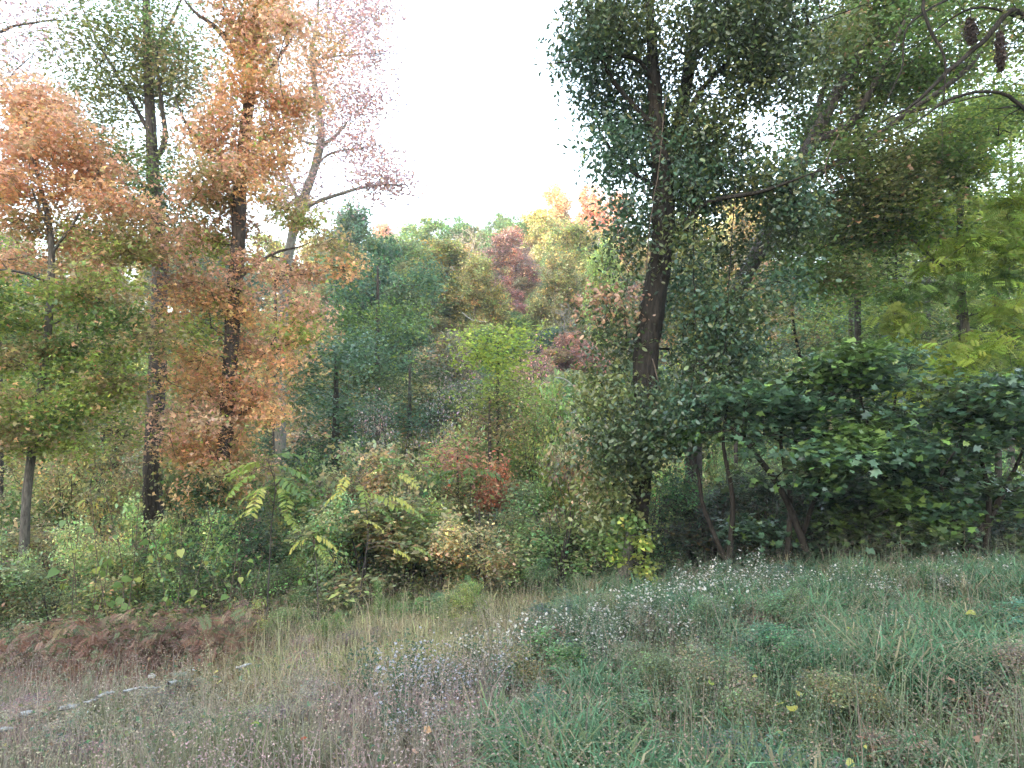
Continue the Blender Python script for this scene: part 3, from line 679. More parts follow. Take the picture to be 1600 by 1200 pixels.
# ================================================================ RIGHT TREES
tree('dark_oak', 'large dark green tree with a grey bending trunk right of the open sky', 'tree',
     [(990, 900, 10, 36), (1000, 760, 10, 34), (1008, 640, 10, 33), (1010, 560, 10, 38), (1020, 480, 10, 37), (1032, 400, 10, 34), (1036, 300, 10, 32), (1028, 200, 10, 26), (1020, 100, 10, 18), (1015, 0, 10, 13), (1010, -160, 10, 8)],
     limbs=[[(1034, 330, 10, 22), (1060, 200, 10.2, 20), (1080, 80, 10.4, 20), (1095, 0, 10.5, 18), (1110, -150, 10.6, 12)], [(1022, 130, 10, 8), (990, 90, 9.8, 6), (930, 90, 9.6, 4), (860, 100, 9.4, 2)],
            [(1025, 200, 10, 9), (960, 130, 9.9, 7), (920, 40, 9.8, 5), (900, -60, 9.8, 3)], [(1040, 380, 10, 9), (1100, 320, 9.6, 8), (1180, 300, 9.2, 7), (1260, 270, 9, 4)],
            [(1034, 300, 10, 7), (980, 260, 9.7, 5), (940, 210, 9.5, 3)], [(1060, 200, 10.2, 10), (1110, 120, 9.8, 8), (1200, 60, 9.4, 6), (1290, 30, 9.2, 4)]],
     blobs=[(960, 60, 10, 80, 80, 1.2, 110, 'dkgreen'), (896, 95, 9.6, 34, 26, .5, 26, 'teal'), (945, 130, 9.8, 40, 40, .7, 30, 'teal'), (930, 30, 9.8, 40, 40, .8, 34, 'dkgreen'), (1010, 60, 10, 90, 90, 1.2, 60, 'olive'), (1150, 190, 9.8, 80, 60, 1.2, 60, 'olive'), (1000, 160, 10, 80, 80, 1.3, 120, 'teal'), (960, 250, 9.9, 45, 45, 1.0, 44, 'teal'), (1100, 60, 10, 100, 90, 1.5, 140, 'dkgreen'),
            (1080, 220, 10, 100, 70, 1.4, 130, 'dkgreen'), (1190, 100, 9.8, 90, 90, 1.4, 110, 'dkgreen'), (990, 340, 10, 60, 50, 1.1, 64, 'teal'), (1130, 270, 9.6, 110, 45, 1.3, 100, 'teal'), (1080, 340, 10, 90, 55, 1.3, 84, 'dkgreen'),
            (975, 400, 9.8, 40, 45, .9, 26, 'dkgreen'), (1080, 430, 10.3, 80, 70, 1.2, 66, 'teal'), (1100, 530, 10.2, 70, 60, 1.1, 56, 'teal'), (970, 560, 10, 45, 50, .8, 30, 'dkgreen'), (955, 470, 9.9, 30, 40, .6, 16, 'rust'), (960, 510, 10, 30, 40, .6, 16, 'dkgreen'), (1150, 600, 10.4, 60, 60, 1, 40, 'dkgreen'), (1120, 450, 10.6, 60, 60, 1, 36, 'olive'),
            (1060, 660, 9.7, 80, 60, 1.0, 70, 'teal'), (1010, 720, 9.4, 70, 60, .6, 56, 'dkgreen'), (1060, 800, 9.6, 80, 50, .7, 40, 'dkgreen'), (960, 780, 9.6, 60, 60, .6, 34, 'olive'), (1000, 640, 9.4, 36, 26, .4, 18, 'dkgreen'), (1110, 620, 9.8, 60, 70, .8, 50, 'dkgreen'), (940, 620, 9.8, 40, 60, .6, 26, 'olive'), (970, 690, 9.9, 60, 60, .9, 44, 'dkgreen'), (1050, -80, 10, 220, 90, 2, 130, 'dkgreen'), (1260, -40, 10, 120, 80, 1.6, 70, 'dkgreen'), (1180, 380, 10, 60, 60, 1.0, 40, 'dkgreen')] + boughs([(1170, -60), (1160, 560)], 90, 10, 20, ['dkgreen', 'teal', 'olive', 'dkgreen'], seed=12, n=22),
     leaf='oval', size=.066, nper=40, spread=.19, flat=.9, bark='dark', up=.25, mat=M_GLOSS, gap=-.12, show=[(1030, 110, 10), (1036, 300, 10), (1030, 400, 10), (1018, 490, 10), (1010, 610, 10)], droop=.7, sides=16, rough=.14, accent='olive', pacc=.08, maxlimb=.04)
tree('leaning_tree', 'brown tree trunk leaning up to the right behind the dark near tree', 'tree',
     [(1085, 640, 12, 25), (1115, 550, 12, 25), (1160, 440, 12, 25), (1212, 345, 12, 24), (1262, 235, 12, 21), (1300, 160, 12, 20), (1360, 60, 12, 16), (1420, -60, 12, 10)],
     limbs=[[(1225, 320, 12, 15), (1262, 220, 12.4, 13), (1290, 140, 12.8, 10), (1310, 80, 13, 6)], [(1270, 225, 12, 14), (1330, 190, 11.8, 13), (1360, 140, 11.6, 10), (1400, 60, 11.5, 7), (1440, -40, 11.4, 4)],
            [(1240, 290, 12, 12), (1330, 240, 11.7, 10), (1420, 170, 11.4, 9), (1500, 110, 11.2, 8), (1580, 20, 11, 5)], [(1420, 175, 11.4, 5), (1480, 160, 11.2, 4), (1560, 145, 11, 3), (1640, 150, 10.8, 2)]],
     blobs=[(1290, 260, 12, 70, 50, 1.0, 44, 'green'), (1350, 260, 11.8, 90, 55, 1.2, 55, 'olive'), (1330, 50, 12, 90, 60, 1.3, 60, 'olive'), (1400, 30, 11.6, 90, 50, 1.3, 44, 'green'), (1380, 330, 11.8, 110, 50, 1.2, 60, 'olive'),
            (1240, 360, 11.8, 60, 50, 1.0, 40, 'dkgreen'), (1300, 140, 12.4, 60, 60, 1.0, 30, 'olive'), (1480, 60, 11.4, 110, 60, 1.2, 40, 'olive'), (1400, -60, 12, 150, 60, 1.5, 60, 'olive'), (1180, 500, 12, 40, 60, .8, 20, 'olive'), (1270, 60, 12.4, 80, 70, 1.2, 80, 'olive'), (1340, 10, 12, 110, 60, 1.3, 90, 'green'), (1390, 110, 11.8, 90, 60, 1.2, 60, 'green'), (1330, 200, 12.2, 80, 40, 1.1, 40, 'olive'), (1440, 260, 12, 100, 60, 1.2, 70, 'olive'), (1310, 320, 12.2, 100, 60, 1.2, 70, 'dkgreen'), (1410, 340, 12.3, 90, 60, 1.2, 60, 'green')] + boughs([(1370, -80), (1330, 470)], 130, 12.2, 34, ['olive', 'dkgreen', 'green', 'green'], seed=13, n=24, dY=.8),
     leaf='diamond', size=.078, nper=38, spread=.24, bark='brown', up=.3, gap=-.25, accent='rust', pacc=.03, sides=12, show=[(1330, 110, 12), (1265, 230, 12), (1212, 345, 12), (1150, 470, 12)])
tree('right_edge_tree', 'dark crooked-branched tree reaching in from the upper right corner', 'tree',
     [(1700, 860, 9.5, 34), (1690, 500, 9.5, 30), (1660, 200, 9.5, 24), (1640, 0, 9.5, 16), (1630, -150, 9.5, 10)],
     limbs=[[(1655, 120, 9.5, 12), (1590, 20, 9.4, 9), (1540, 60, 9.3, 8), (1480, 110, 9.2, 7), (1430, 160, 9.2, 5), (1390, 185, 9.2, 3)], [(1660, 240, 9.5, 7), (1580, 150, 9.3, 6), (1500, 148, 9.2, 5), (1430, 190, 9.2, 3)],
            [(1600, -40, 9.4, 7), (1480, -30, 9, 6), (1440, 0, 9, 6), (1450, 50, 9, 5), (1473, 95, 9, 4), (1475, 190, 9, 2)], [(1480, 0, 9.2, 4), (1420, 40, 9, 3), (1405, 110, 9, 3), (1370, 180, 9, 2)], [(1600, 30, 9.4, 5), (1520, 10, 9.5, 4), (1440, 60, 9.6, 2)]],
     blobs=[(1540, 40, 9.5, 110, 60, 1.2, 34, 'olive'), (1560, 150, 9.6, 90, 50, 1.1, 28, 'green'), (1500, -70, 9.5, 150, 60, 1.3, 40, 'olive'), (1600, 100, 10, 60, 100, 1, 24, 'olive'), (1480, 60, 10.5, 120, 70, 1.2, 50, 'green'), (1540, 150, 10.6, 110, 60, 1.1, 50, 'ygreen')],
     leaf='diamond', size=.07, nper=32, spread=.22, bark='dark', up=.3, sides=10, gap=-.2)
for k, (px, r0, r1) in enumerate([(1517, 28, 66), (1562, 50, 108)]):    # dark hanging clumps of vine
    Y = 9.2; a, b = P(px, r0, Y), P(px + 2, r1, Y); acc = Acc()
    c = np.linspace(0, 1, 60)[:, None]; q = a + (b - a) * c; rr = .045 * np.sin(np.pi * np.clip(c, .05, .97)) ** .5
    q = np.repeat(q, 14, 0) + R.normal(0, 1, (840, 3)) * np.repeat(rr, 14, 0) * .8
    V, F, C = leaves_arrays(q, np.full(len(q), .05), 'diamond', pal_cols('brown', np.repeat(np.arange(60), 14)) * .5, .1, droop=1.2); acc.add(V, F, C)
    e = empty('vine_clump', tuple(a), ['small dark hanging clump in the upper right branches', 'larger dark hanging clump nearest the upper right corner'][k], 'vine')
    obj('dry_leaves', acc.mesh('vine_clump', M_LEAF, off=a), e, 'stuff')
    V, F = tube_arrays(*smooth_line([a + (0, 0, .15), a, b], [.006, .008, .004]), 5); obj('stalk', mesh_from('vine_stalk', V - a, F, BARK['dark']), e)

tree('locust', 'bright yellow-green feathery-leaved tree at the right edge', 'tree',
     [(1520, 860, 13, 16), (1515, 600, 13, 14), (1500, 400, 13, 11), (1510, 200, 13, 6)],
     limbs=[[(1505, 450, 13, 6), (1440, 380, 12.6, 4), (1390, 350, 12.2, 2)], [(1508, 400, 13, 6), (1570, 330, 13, 4), (1630, 280, 13, 2)]],
     blobs=boughs([(1520, 110), (1500, 640)], 125, 12.6, 58, ['ygreen', 'brightyg', 'ygreen', 'brightyg', 'green'], seed=14, n=12, rx=(30, 65), ry=(12, 26), dY=.8),
     leaf='frond', size=.22, nper=8, spread=.17, flat=.5, bark='grey', up=.55, accent='brightyg', pacc=.12, sides=8, gap=-.3)
under('tall yellow-green tree filling the top right behind the crooked branches', 1500, -60, 14.5, 280, 420, ['ygreen', 'ygreen', 'brightyg', 'ygreen'], n=330)
under('tall olive tree behind the leaning trunk', 1340, -40, 15, 200, 420, ['olive', 'green', 'ygreen', 'ygreen'], n=260)
under('grey-stemmed tree in the right background', 1450, 160, 19, 220, 620, ['green', 'olive', 'ygreen', 'olive'], n=300, bark='grey')
under('slim light green tree left of the leaning trunk', 1150, 400, 15, 110, 700, ['olive', 'ygreen', 'green'], n=70, trunkw=7)
under('yellow-green tree in the far right background', 1580, 150, 22, 240, 640, ['green', 'green', 'ygreen', 'ygreen'], n=300, size=.1)
under('pale green tree behind the right-hand trees', 1330, 300, 17, 210, 620, ['green', 'ygreen', 'olive'], n=230, bark='grey', accent='brightyg', pacc=.1)
under('dark stemmed thin tree behind the big-leaved shrub', 1240, 370, 14, 120, 640, ['olive', 'olivetan', 'green'], n=44, trunkw=6, bark='dark', lean=-20)
under('green background tree right of the dark oak', 1080, 420, 18, 160, 760, ['green', 'ygreen', 'green'], n=110, trunkw=10)

under('tall dark green tree in the gap right of the leaning trunk', 1400, 380, 15, 170, 650, ['dkgreen', 'green', 'dkgreen'], n=180, mat=M_GLOSS)
under('green tree in the shade at the right edge', 1560, 420, 15, 170, 650, ['green', 'dkgreen', 'olive'], n=150)
under('light tan and green tree low between the left trunks', 160, 580, 15, 180, 800, ['olivetan', 'ygreen', 'olivetan'], n=150, flat=.4, up=.6, accent='orange', pacc=.15)
under('yellowish tree at the left behind the pale trunk', 60, 560, 18, 180, 780, ['ygreen', 'olivetan', 'ygreen'], n=130, flat=.45, accent='orange', pacc=.06)
under('light green tree behind the foot of the orange tree', 300, 600, 17, 140, 800, ['olivetan', 'ygreen', 'green'], n=120, flat=.45, accent='orange', pacc=.1)
# big-leaved dark shrub, layered
BIG = [
    ('large-leaved dark shrub overhanging the bank right of the dark oak', 1230, 9.2, [(1180, 620, 9, 80, 22, .8, 44, 'teal'), (1250, 600, 9.2, 90, 20, .8, 44, 'teal'), (1170, 690, 8.9, 70, 28, .8, 34, 'teal'), (1260, 680, 9, 80, 30, .8, 40, 'teal'), (1290, 570, 9.4, 70, 20, .8, 30, 'bluegreen'), (1150, 740, 8.9, 50, 20, .6, 14, 'dkgreen')],
     [[(1260, 860, 9.2, 12), (1215, 760, 9.1, 10), (1170, 700, 9, 8), (1130, 660, 8.9, 4)], [(1250, 850, 9.3, 9), (1290, 740, 9.3, 7), (1330, 640, 9.3, 4)]]),
    ('broad dark shrub with yellowing lower leaves in the middle of the right thicket', 1400, 9, [(1360, 610, 9, 90, 26, .8, 56, 'teal'), (1430, 650, 8.8, 90, 28, .8, 56, 'teal'), (1360, 690, 8.8, 90, 30, .8, 56, 'teal'), (1450, 590, 9.2, 80, 26, .8, 40, 'bluegreen'), (1330, 755, 8.7, 50, 16, .5, 7, 'ygreen'), (1440, 730, 8.7, 80, 30, .7, 30, 'teal'), (1480, 790, 8.7, 30, 12, .4, 4, 'ygreen'), (1310, 810, 8.6, 40, 14, .4, 5, 'ygreen')],
     [[(1400, 870, 9, 15), (1410, 800, 9, 13), (1370, 720, 9, 9), (1350, 640, 9, 5)], [(1400, 860, 9, 10), (1460, 770, 8.9, 8), (1520, 690, 8.8, 4)]]),
    ('dark shrub at the right edge with black twisting stems', 1540, 8.8, [(1540, 640, 8.8, 80, 30, .8, 56, 'teal'), (1590, 690, 8.7, 70, 34, .8, 50, 'teal'), (1500, 710, 8.6, 70, 26, .8, 40, 'teal'), (1570, 760, 8.6, 70, 34, .8, 40, 'dkgreen'), (1620, 620, 9, 60, 40, .8, 30, 'bluegreen')],
     [[(1510, 880, 8.8, 13), (1490, 800, 8.8, 11), (1440, 770, 8.7, 8), (1400, 790, 8.6, 5)], [(1505, 870, 8.8, 12), (1560, 790, 8.8, 10), (1600, 700, 8.8, 6)], [(1512, 850, 8.8, 7), (1470, 760, 8.5, 5), (1500, 690, 8.4, 3)]]),
    ('low dark shrub spreading at the foot of the dark oak', 1140, 9.3, [(1150, 830, 9, 70, 20, .8, 34, 'teal'), (1230, 825, 9, 60, 22, .8, 30, 'teal'), (1080, 790, 9.6, 50, 26, .6, 14, 'ygreen'), (1070, 730, 9.8, 60, 26, .8, 16, 'dkgreen')],
     [[(1140, 890, 9.3, 8), (1100, 800, 9.3, 7), (1090, 740, 9.3, 5), (1080, 700, 9.4, 3)]]),
]
for bi, (lab, px, Y, bl, lims) in enumerate(BIG):
    if bi < 3:
        bl = [b[:6] + (int(b[6] * .25),) + b[7:] for b in bl] + boughs([(px, (585, 540, 592, 0)[bi]), (px, (850, 840, 860, 0)[bi])], 125, Y, 27, ['teal', 'green', 'teal', 'bluegreen', 'dkgreen'], n=17, seed=50 + bi, rx=(45, 85), ry=(5, 11), dep=.4, dY=.7)
    tree('large_leaved_shrub', lab, 'shrub', [(px, 870, Y, 10), (px + 5, 780, Y, 8), (px - 10, 690, Y, 5), (px, 620, Y, 3)], limbs=lims, blobs=bl, leaf='maple', size=.088, nper=17, spread=.16, flat=.4, bark='dark', up=.6,
         mat=M_GLOSS, sides=8, gap=-.1, accent='green', pacc=.18, tip=.004, step=.25, droop=.15)
# thicket behind the big-leaved shrubs, its shade put into a dark leaf tint
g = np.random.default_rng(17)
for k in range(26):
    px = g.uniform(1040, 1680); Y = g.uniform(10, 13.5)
    shrub(px, Y, g.uniform(120, 200), g.uniform(120, 230), (.05, .065, .035), f'shrub tinted dark as shade behind the large-leaved shrubs {side(px)}', group='shade-tinted shrubs under the right-hand trees', rng=g)

# hanging vines on the dark oak
for k, (pts, lab) in enumerate([
    ([(1040, 150, 9.4), (1030, 260, 9.3), (1018, 330, 9.3), (1010, 420, 9.4)], 'thin pale vine hanging in front of the bending grey trunk'),
    ([(1090, 60, 9.6), (1088, 250, 9.5), (1084, 420, 9.5), (1090, 600, 9.6)], 'long straight vine hanging right of the bending grey trunk'),
    ([(1310, 210, 9.4), (1292, 250, 9.3), (1290, 275, 9.3), (1305, 300, 9.3)], 'short curled pale vine hanging below the branches right of the sky gap'),
    ([(1150, 280, 9.4), (1140, 420, 9.4), (1130, 560, 9.5), (1100, 680, 9.6)], 'dark vine hanging between the oak and the leaning trunk'),
    ([(1020, 560, 9.6), (1032, 610, 9.5), (1035, 625, 9.4), (1050, 655, 9.4)], 'short pale stem curving below the oak trunk bend')]):
    w = [P(*p) for p in pts]; q, r = smooth_line(w, [.007] * len(w), .06); q += R.normal(0, .006, q.shape)
    V, F = tube_arrays(q, r, 5); o = obj('hanging_vine', mesh_from('hanging_vine', V - q[0], F, BARK['tan' if k in (0, 2, 4) else 'dark'])); o.location = q[0]; tag(o, lab, 'vine')
# pale fallen branch on the slope
for lab, pts, w in [('pale dead branch lying across the slope right of centre', [(868, 590, 22), (882, 592, 22), (900, 606, 22)], .018), ('thin pale branch arching in the middle of the slope', [(722, 488, 26), (738, 500, 26), (762, 503, 26)], .014)]:
    q, r = smooth_line([P(*p) for p in pts], [w, w, w * .5], .2); V, F = tube_arrays(q, r, 6); o = obj('dead_branch', mesh_from('dead_branch', V - q[0], F, BARK['white'])); o.location = q[0]; tag(o, lab, 'branch')

# ================================================================ LEAFY STUMP in the middle
Y = 9.3; e = tree('leafy_stump', 'grey broken stump with bright yellow-green leafy shoots at the clearing edge', 'stump',
     [(974, 935, Y, 26), (977, 890, Y, 22), (984, 850, Y, 15), (986, 825, Y, 10)],
     blobs=[(985, 820, 9.0, 32, 12, .2, 16, 'green'), (1004, 848, 9.0, 20, 16, .2, 12, 'ygreen'), (960, 850, 9.0, 14, 20, .2, 10, 'green'), (1008, 890, 9.0, 16, 22, .2, 14, 'ygreen'), (1016, 905, 9.0, 12, 16, .2, 7, 'green'), (962, 875, 9.0, 12, 12, .2, 5, 'brightyg')],
     leaf='heart', size=.05, nper=13, spread=.06, bark='grey', up=.4, sides=12, rough=.18, gap=-2, tip=.002, step=.12, accent='yellow', pacc=.12)

# ================================================================ COMPOUND-LEAVED SAPLINGS (each compound leaf a part)
def leaflet_mesh(pal, k):
    tv, tf = T['oval']; V = tv.copy(); V[:, 1] *= .8; V[:, 2] -= .2 * V[:, 0] ** 2
    return mesh_from('leaflet', V, tf, M_LEAF, np.tile(np.array(PAL[pal][k]), (len(V), 1)))
LFM = {p: [leaflet_mesh(p, k) for k in range(3)] for p in ('ygreen', 'green', 'yellow')}
_t = np.linspace(0, 1, 10); RL = np.stack([_t, 0 * _t, .22 * _t - .55 * _t * _t], 1)
_V, _F = tube_arrays(RL, .008 * (1 - .7 * _t), 4, cap=False); RACHIS = mesh_from('rachis', _V, _F, M_LEAF, np.tile(PAL['ygreen'][0], (len(_V), 1)))
def compound_leaf(e, loc, rot, L, pal, pairs=8, wid=.25, rng=R):
    """one long leaf with its leaflets"""
    c = obj('compound_leaf', RACHIS, e); c.location = loc; c.rotation_euler = rot; c.scale = (L, L, L)
    for i in range(pairs):
        u = .16 + .82 * i / pairs; q = [float(np.interp(u, _t, RL[:, k])) for k in range(3)]; ll = wid * (1 - .6 * abs(u - .45)) * rng.uniform(.85, 1.15)
        for s in (1, -1):
            o = obj('leaflet', LFM[pal][int(rng.integers(3))], c); o.location = q; o.scale = (ll, ll, ll)
            o.rotation_euler = (float(rng.normal(0, .25)), float(rng.uniform(.0, .55)), s * float(rng.uniform(1.05, 1.4)))
    return c
def sapling(label, px, base_row, Y, stem, leaves, name='compound_leaved_sapling'):
    """stem: control px; leaves: (px,row,Y,azimuth deg,scale,pal,pitch)"""
    x = (px - 800) / FPX * Y; g0 = H(x, Y); e = empty(name, (x, Y, g0), label, 'sapling'); loc = np.array((x, Y, g0))
    w = [np.array((x, Y, g0 - .1))] + [P(*p) for p in stem]; q, r = smooth_line(w, np.linspace(.011, .004, len(w)), .08)
    V, F = tube_arrays(q, r, 7, .05); obj('stem', mesh_from('sapling_stem', V - loc, F, BARK['brown'], smooth=True), e)
    for i, (lx, lr, lY, az, s, pal, pt) in enumerate(leaves):
        p = P(lx, lr, lY); k = q[np.argmin(np.linalg.norm(q - p, axis=1) + .5 * np.maximum(0, q[:, 2] - p[2]))]
        V, F = tube_arrays(*smooth_line([k, (k + p) / 2 + (0, 0, .05), p], [.006, .005, .004], .08), 5); obj('twig', mesh_from('twig', V - loc, F, BARK['tan']), e)
        compound_leaf(e, p - loc, (float(R.normal(0, .25)), math.radians(pt), math.radians(az)), .42 * s, pal)
    return e
sapling('sapling with long fern-like green leaves beside the foot of the orange tree', 418, 950, 8.6, [(420, 900, 8.6), (424, 820, 8.6), (430, 760, 8.5), (420, 725, 8.4)],
    [(412, 722, 8.4, 175, 1.25, 'ygreen', 8), (425, 728, 8.4, 10, 1.3, 'green', 8), (420, 715, 8.4, 30, 1.0, 'green', -15), (432, 770, 8.4, 5, 1.2, 'green', 0), (425, 760, 8.4, 200, 1.0, 'ygreen', 10), (440, 760, 8.3, -60, 1.1, 'ygreen', 20), (405, 740, 8.3, 230, 1.2, 'ygreen', 15), (415, 790, 8.3, 200, 1.0, 'ygreen', 10),
     (430, 745, 8.2, -20, 1.2, 'green', 15), (395, 735, 8.3, 160, 1.0, 'ygreen', 5), (440, 800, 8.3, -30, .9, 'ygreen', 20), (410, 760, 8.2, 270, 1.1, 'yellow', 25)])
sapling('sapling with bright yellow fern-like leaves right of the green fern-leaved one', 560, 950, 9.2, [(566, 900, 9.2), (575, 840, 9.2), (570, 780, 9.2), (560, 750, 9.2)],
    [(545, 742, 9.1, 250, .9, 'yellow', 35), (560, 755, 9.1, -50, 1.0, 'ygreen', 30), (540, 765, 9.0, 190, .8, 'yellow', 20), (570, 770, 9.1, 0, 1.2, 'ygreen', 10), (600, 775, 9.1, 10, 1.1, 'yellow', 10), (580, 790, 9.1, -20, 1.0, 'green', 15), (560, 812, 9.0, 10, .9, 'yellow', 10), (620, 740, 9.3, -20, .9, 'yellow', 15), (605, 730, 9.4, 150, .8, 'ygreen', 5),
     (590, 720, 9.4, 20, 1.0, 'green', -10), (620, 790, 9.1, 10, 1.0, 'ygreen', 10), (610, 858, 9.0, 0, .7, 'yellow', 10), (640, 855, 9.0, 20, .8, 'ygreen', 10)])
sapling('small low sapling with two yellow fern-like leaves', 500, 960, 8.4, [(496, 910, 8.4), (490, 850, 8.4)], [(488, 835, 8.3, 10, .9, 'yellow', 20), (482, 842, 8.3, 170, .8, 'yellow', 20), (492, 850, 8.3, -40, .7, 'ygreen', 20)])
sapling('green fern-leaved sapling in shade at the middle of the thicket', 735, 900, 12, [(735, 850, 12), (735, 760, 12)], [(715, 735, 11.8, 180, 1.2, 'green', 5), (745, 735, 11.8, 0, 1.2, 'green', 5), (735, 730, 11.8, 270, 1.2, 'green', 10)])

# large-leaved weed saplings (each big leaf a part)
def bigleaf(seed, pal):
    g = np.random.default_rng(seed); tv, tf = T['heart']; V = tv.copy(); V[:, 2] -= .25 * V[:, 0] ** 2
    return mesh_from('big_leaf', V, tf, M_LEAF, np.tile(np.array(PAL[pal][seed % 3]) * g.uniform(.9, 1.2), (len(V), 1)))
BLM = [bigleaf(0, 'green'), bigleaf(1, 'green'), bigleaf(2, 'ygreen'), bigleaf(1, 'ygreen')]
def bigplant(label, px, Y, top, n, w, size=.16, name='broad_leaved_weed'):
    x = (px - 800) / FPX * Y; g0 = H(x, Y); loc = np.array((x, Y, g0)); e = empty(name, loc, label, 'plant')
    t = P(px, top, Y); n = int(n * 1.8); hw = w / 2 / FPX * Y
    for sidx in range(3):
        tt = t + R.normal(0, 1, 3) * (hw, hw * .7, .12) - (0, 0, .15 * sidx); q, r = smooth_line([loc - (0, 0, .1), loc * .55 + tt * .45 + R.normal(0, .06, 3), tt], [.006, .005, .003], .08)
        V, F = tube_arrays(q, r, 5); obj('stem', mesh_from('weed_stem', V - loc, F, BARK['tan'], smooth=True), e)
        for i in range(sidx, n, 3):
            f = (i + .5) / n; k = q[int((.3 + .69 * f) * (len(q) - 1))]; az = 2.4 * i + R.normal(0, .3); rr = hw * R.uniform(.2, .9)
            p = k + np.array((math.cos(az) * rr, math.sin(az) * rr, .06))
            V, F = tube_arrays(*smooth_line([k, (k + p) / 2 + (0, 0, .03), p], [.004, .003, .002], .1), 4); obj('stalk', mesh_from('stalk', V - loc, F, BARK['tan']), e)
            o = obj('leaf', BLM[int(R.integers(4))], e); o.location = p - loc; o.rotation_euler = (float(R.normal(0, .45)), float(R.uniform(-.1, .9)), az); s = .8 * size * R.uniform(.6, 1.2); o.scale = (s, s, s)
bigplant('broad heart-leaved plant left of the tall dark trunk', 125, 8.8, 805, 9, 90)
bigplant('broad heart-leaved plant just left of the tall dark trunk at mid height', 195, 8.8, 765, 10, 70)
bigplant('broad-leaved plant at the foot of the orange tree', 350, 8.6, 830, 9, 70, .13)
bigplant('broad-leaved pale plant between the two tall left trunks', 270, 8.6, 820, 8, 60, .12)
bigplant('small broad-leaved plant low in the left bank', 165, 8.0, 905, 4, 40, .11)
bigplant('small round-leaved plant in the left undergrowth', 228, 7.8, 945, 4, 30, .09)
bigplant('broad-leaved green plant beside the fern-leaved sapling', 395, 8.2, 860, 9, 70, .12)

# ================================================================ GRASS AND FIELD
def field_points(n, y0, y1, g, xr=.84):
    y = np.exp(g.uniform(math.log(y0), math.log(y1), n)); x = g.uniform(-1, 1, n) * (xr * y + .4)
    return x, y
def zone(x, y, z):
    """photo pixel of each ground point -> blend weights of field colours"""
    px = 800 + x / y * FPX; row = 637 - (z - CAM_Z) / y * FPX
    nz = noise3(np.stack([x, y, z * 0], 1), 1.6); n2 = noise3(np.stack([x + 9, y, z * 0], 1), 4.0)
    return px, row, nz, n2
def world_zone(x, y):
    """field colour regions by place on the ground"""
    nz = noise3(np.stack([x, y, x * 0], 1), 1.5); n2 = noise3(np.stack([x + 9, y - 3, x * 0], 1), 3.7)
    right = sst(-.3, 1.0, x - .12 * (y - 5) + .45 * nz)                 # green bank
    straw = sst(4.6, 5.6, y + .5 * nz) * (1 - right) * sst(-3.6, -2.2, x + .3 * n2)
    red = (1 - right) * sst(-2.0, -3.2, x + .12 * (y - 6) + .3 * nz) * sst(5.6, 6.4, y)
    return right, straw, red, nz, n2

g = np.random.default_rng(42)
def blades(n, y0, y1, hmin, hmax, w, colfun, g, lean=.45, segs=2):
    x, y = field_points(n, y0, y1, g)
    keep = g.random(n) < .9; x, y = x[keep], y[keep]; n = len(x); z = height(x, y)
    h = g.uniform(hmin, hmax, n) * (1 + .3 * noise3(np.stack([x, y, z * 0], 1), 1.2) + .3 * noise3(np.stack([x + 5, y, z * 0], 1), 4.5)); az = g.uniform(0, 6.28, n); l = np.abs(g.normal(lean, .3, n)) * h
    dx, dy = np.cos(az) * l, np.sin(az) * l; sa = g.uniform(0, 3.14, n); ww = w * g.uniform(.6, 1.4, n) * (1 + .05 * y)
    sx, sy = np.cos(sa) * ww / 2, np.sin(sa) * ww / 2
    b = np.stack([x, y, z - .01], 1); m = b + np.stack([dx * .35, dy * .35, h * .62], 1); t = b + np.stack([dx, dy, h * np.clip(1.05 - .25 * l / h, .4, 1)], 1); s = np.stack([sx, sy, sx * 0], 1)
    V = np.stack([b - s, b + s, m - s * .8, m + s * .8, t], 1).reshape(-1, 3); k = np.arange(n)[:, None] * 5
    F = (np.array([[0, 1, 3], [0, 3, 2], [2, 3, 4]])[None] + k[:, :, None]).reshape(-1, 3)
    c = colfun(x, y, g); c = np.repeat(c[:, None], 5, 1); return V, F, c.reshape(-1, 3), np.stack([x, y], 1), t

def mixcol(ws, cs):
    tot = sum(ws); return sum(w[:, None] * np.array(c)[None] for w, c in zip(ws, cs)) / (tot[:, None] + 1e-6)
def field_col(x, y, g):
    r, s, rd, nz, n2 = world_zone(x, y); left = np.clip(1 - r - s - rd, 0, 1)
    gb = g.random(len(x)); dry = (g.random(len(x)) < .34 + .2 * n2)
    green = mixcol([np.clip(.6 + nz, .05, 1.5), np.clip(.5 - nz, .05, 1.5)], [(.10, .175, .08), (.17, .185, .085)])
    strawc = mixcol([np.clip(.6 + n2, .05, 1.4), np.clip(.6 - n2, .05, 1.4)], [(.36, .35, .16), (.32, .25, .16)])
    leftc = mixcol([np.clip(.7 + nz, .05, 1.4), np.clip(.3 - nz, .05, 1.4)], [(.33, .225, .205), (.22, .22, .12)])
    redc = np.tile((.24, .14, .10), (len(x), 1))
    tanc = np.array((.27, .205, .14))
    green = np.where(dry[:, None], tanc * .85, green)
    c = r[:, None] * green + s[:, None] * strawc + rd[:, None] * redc + left[:, None] * leftc
    c /= (r + s + rd + left)[:, None]
    return c * np.exp(g.normal(0, .28, (len(x), 1))) * np.exp(g.normal(0, .06, (len(x), 3)))

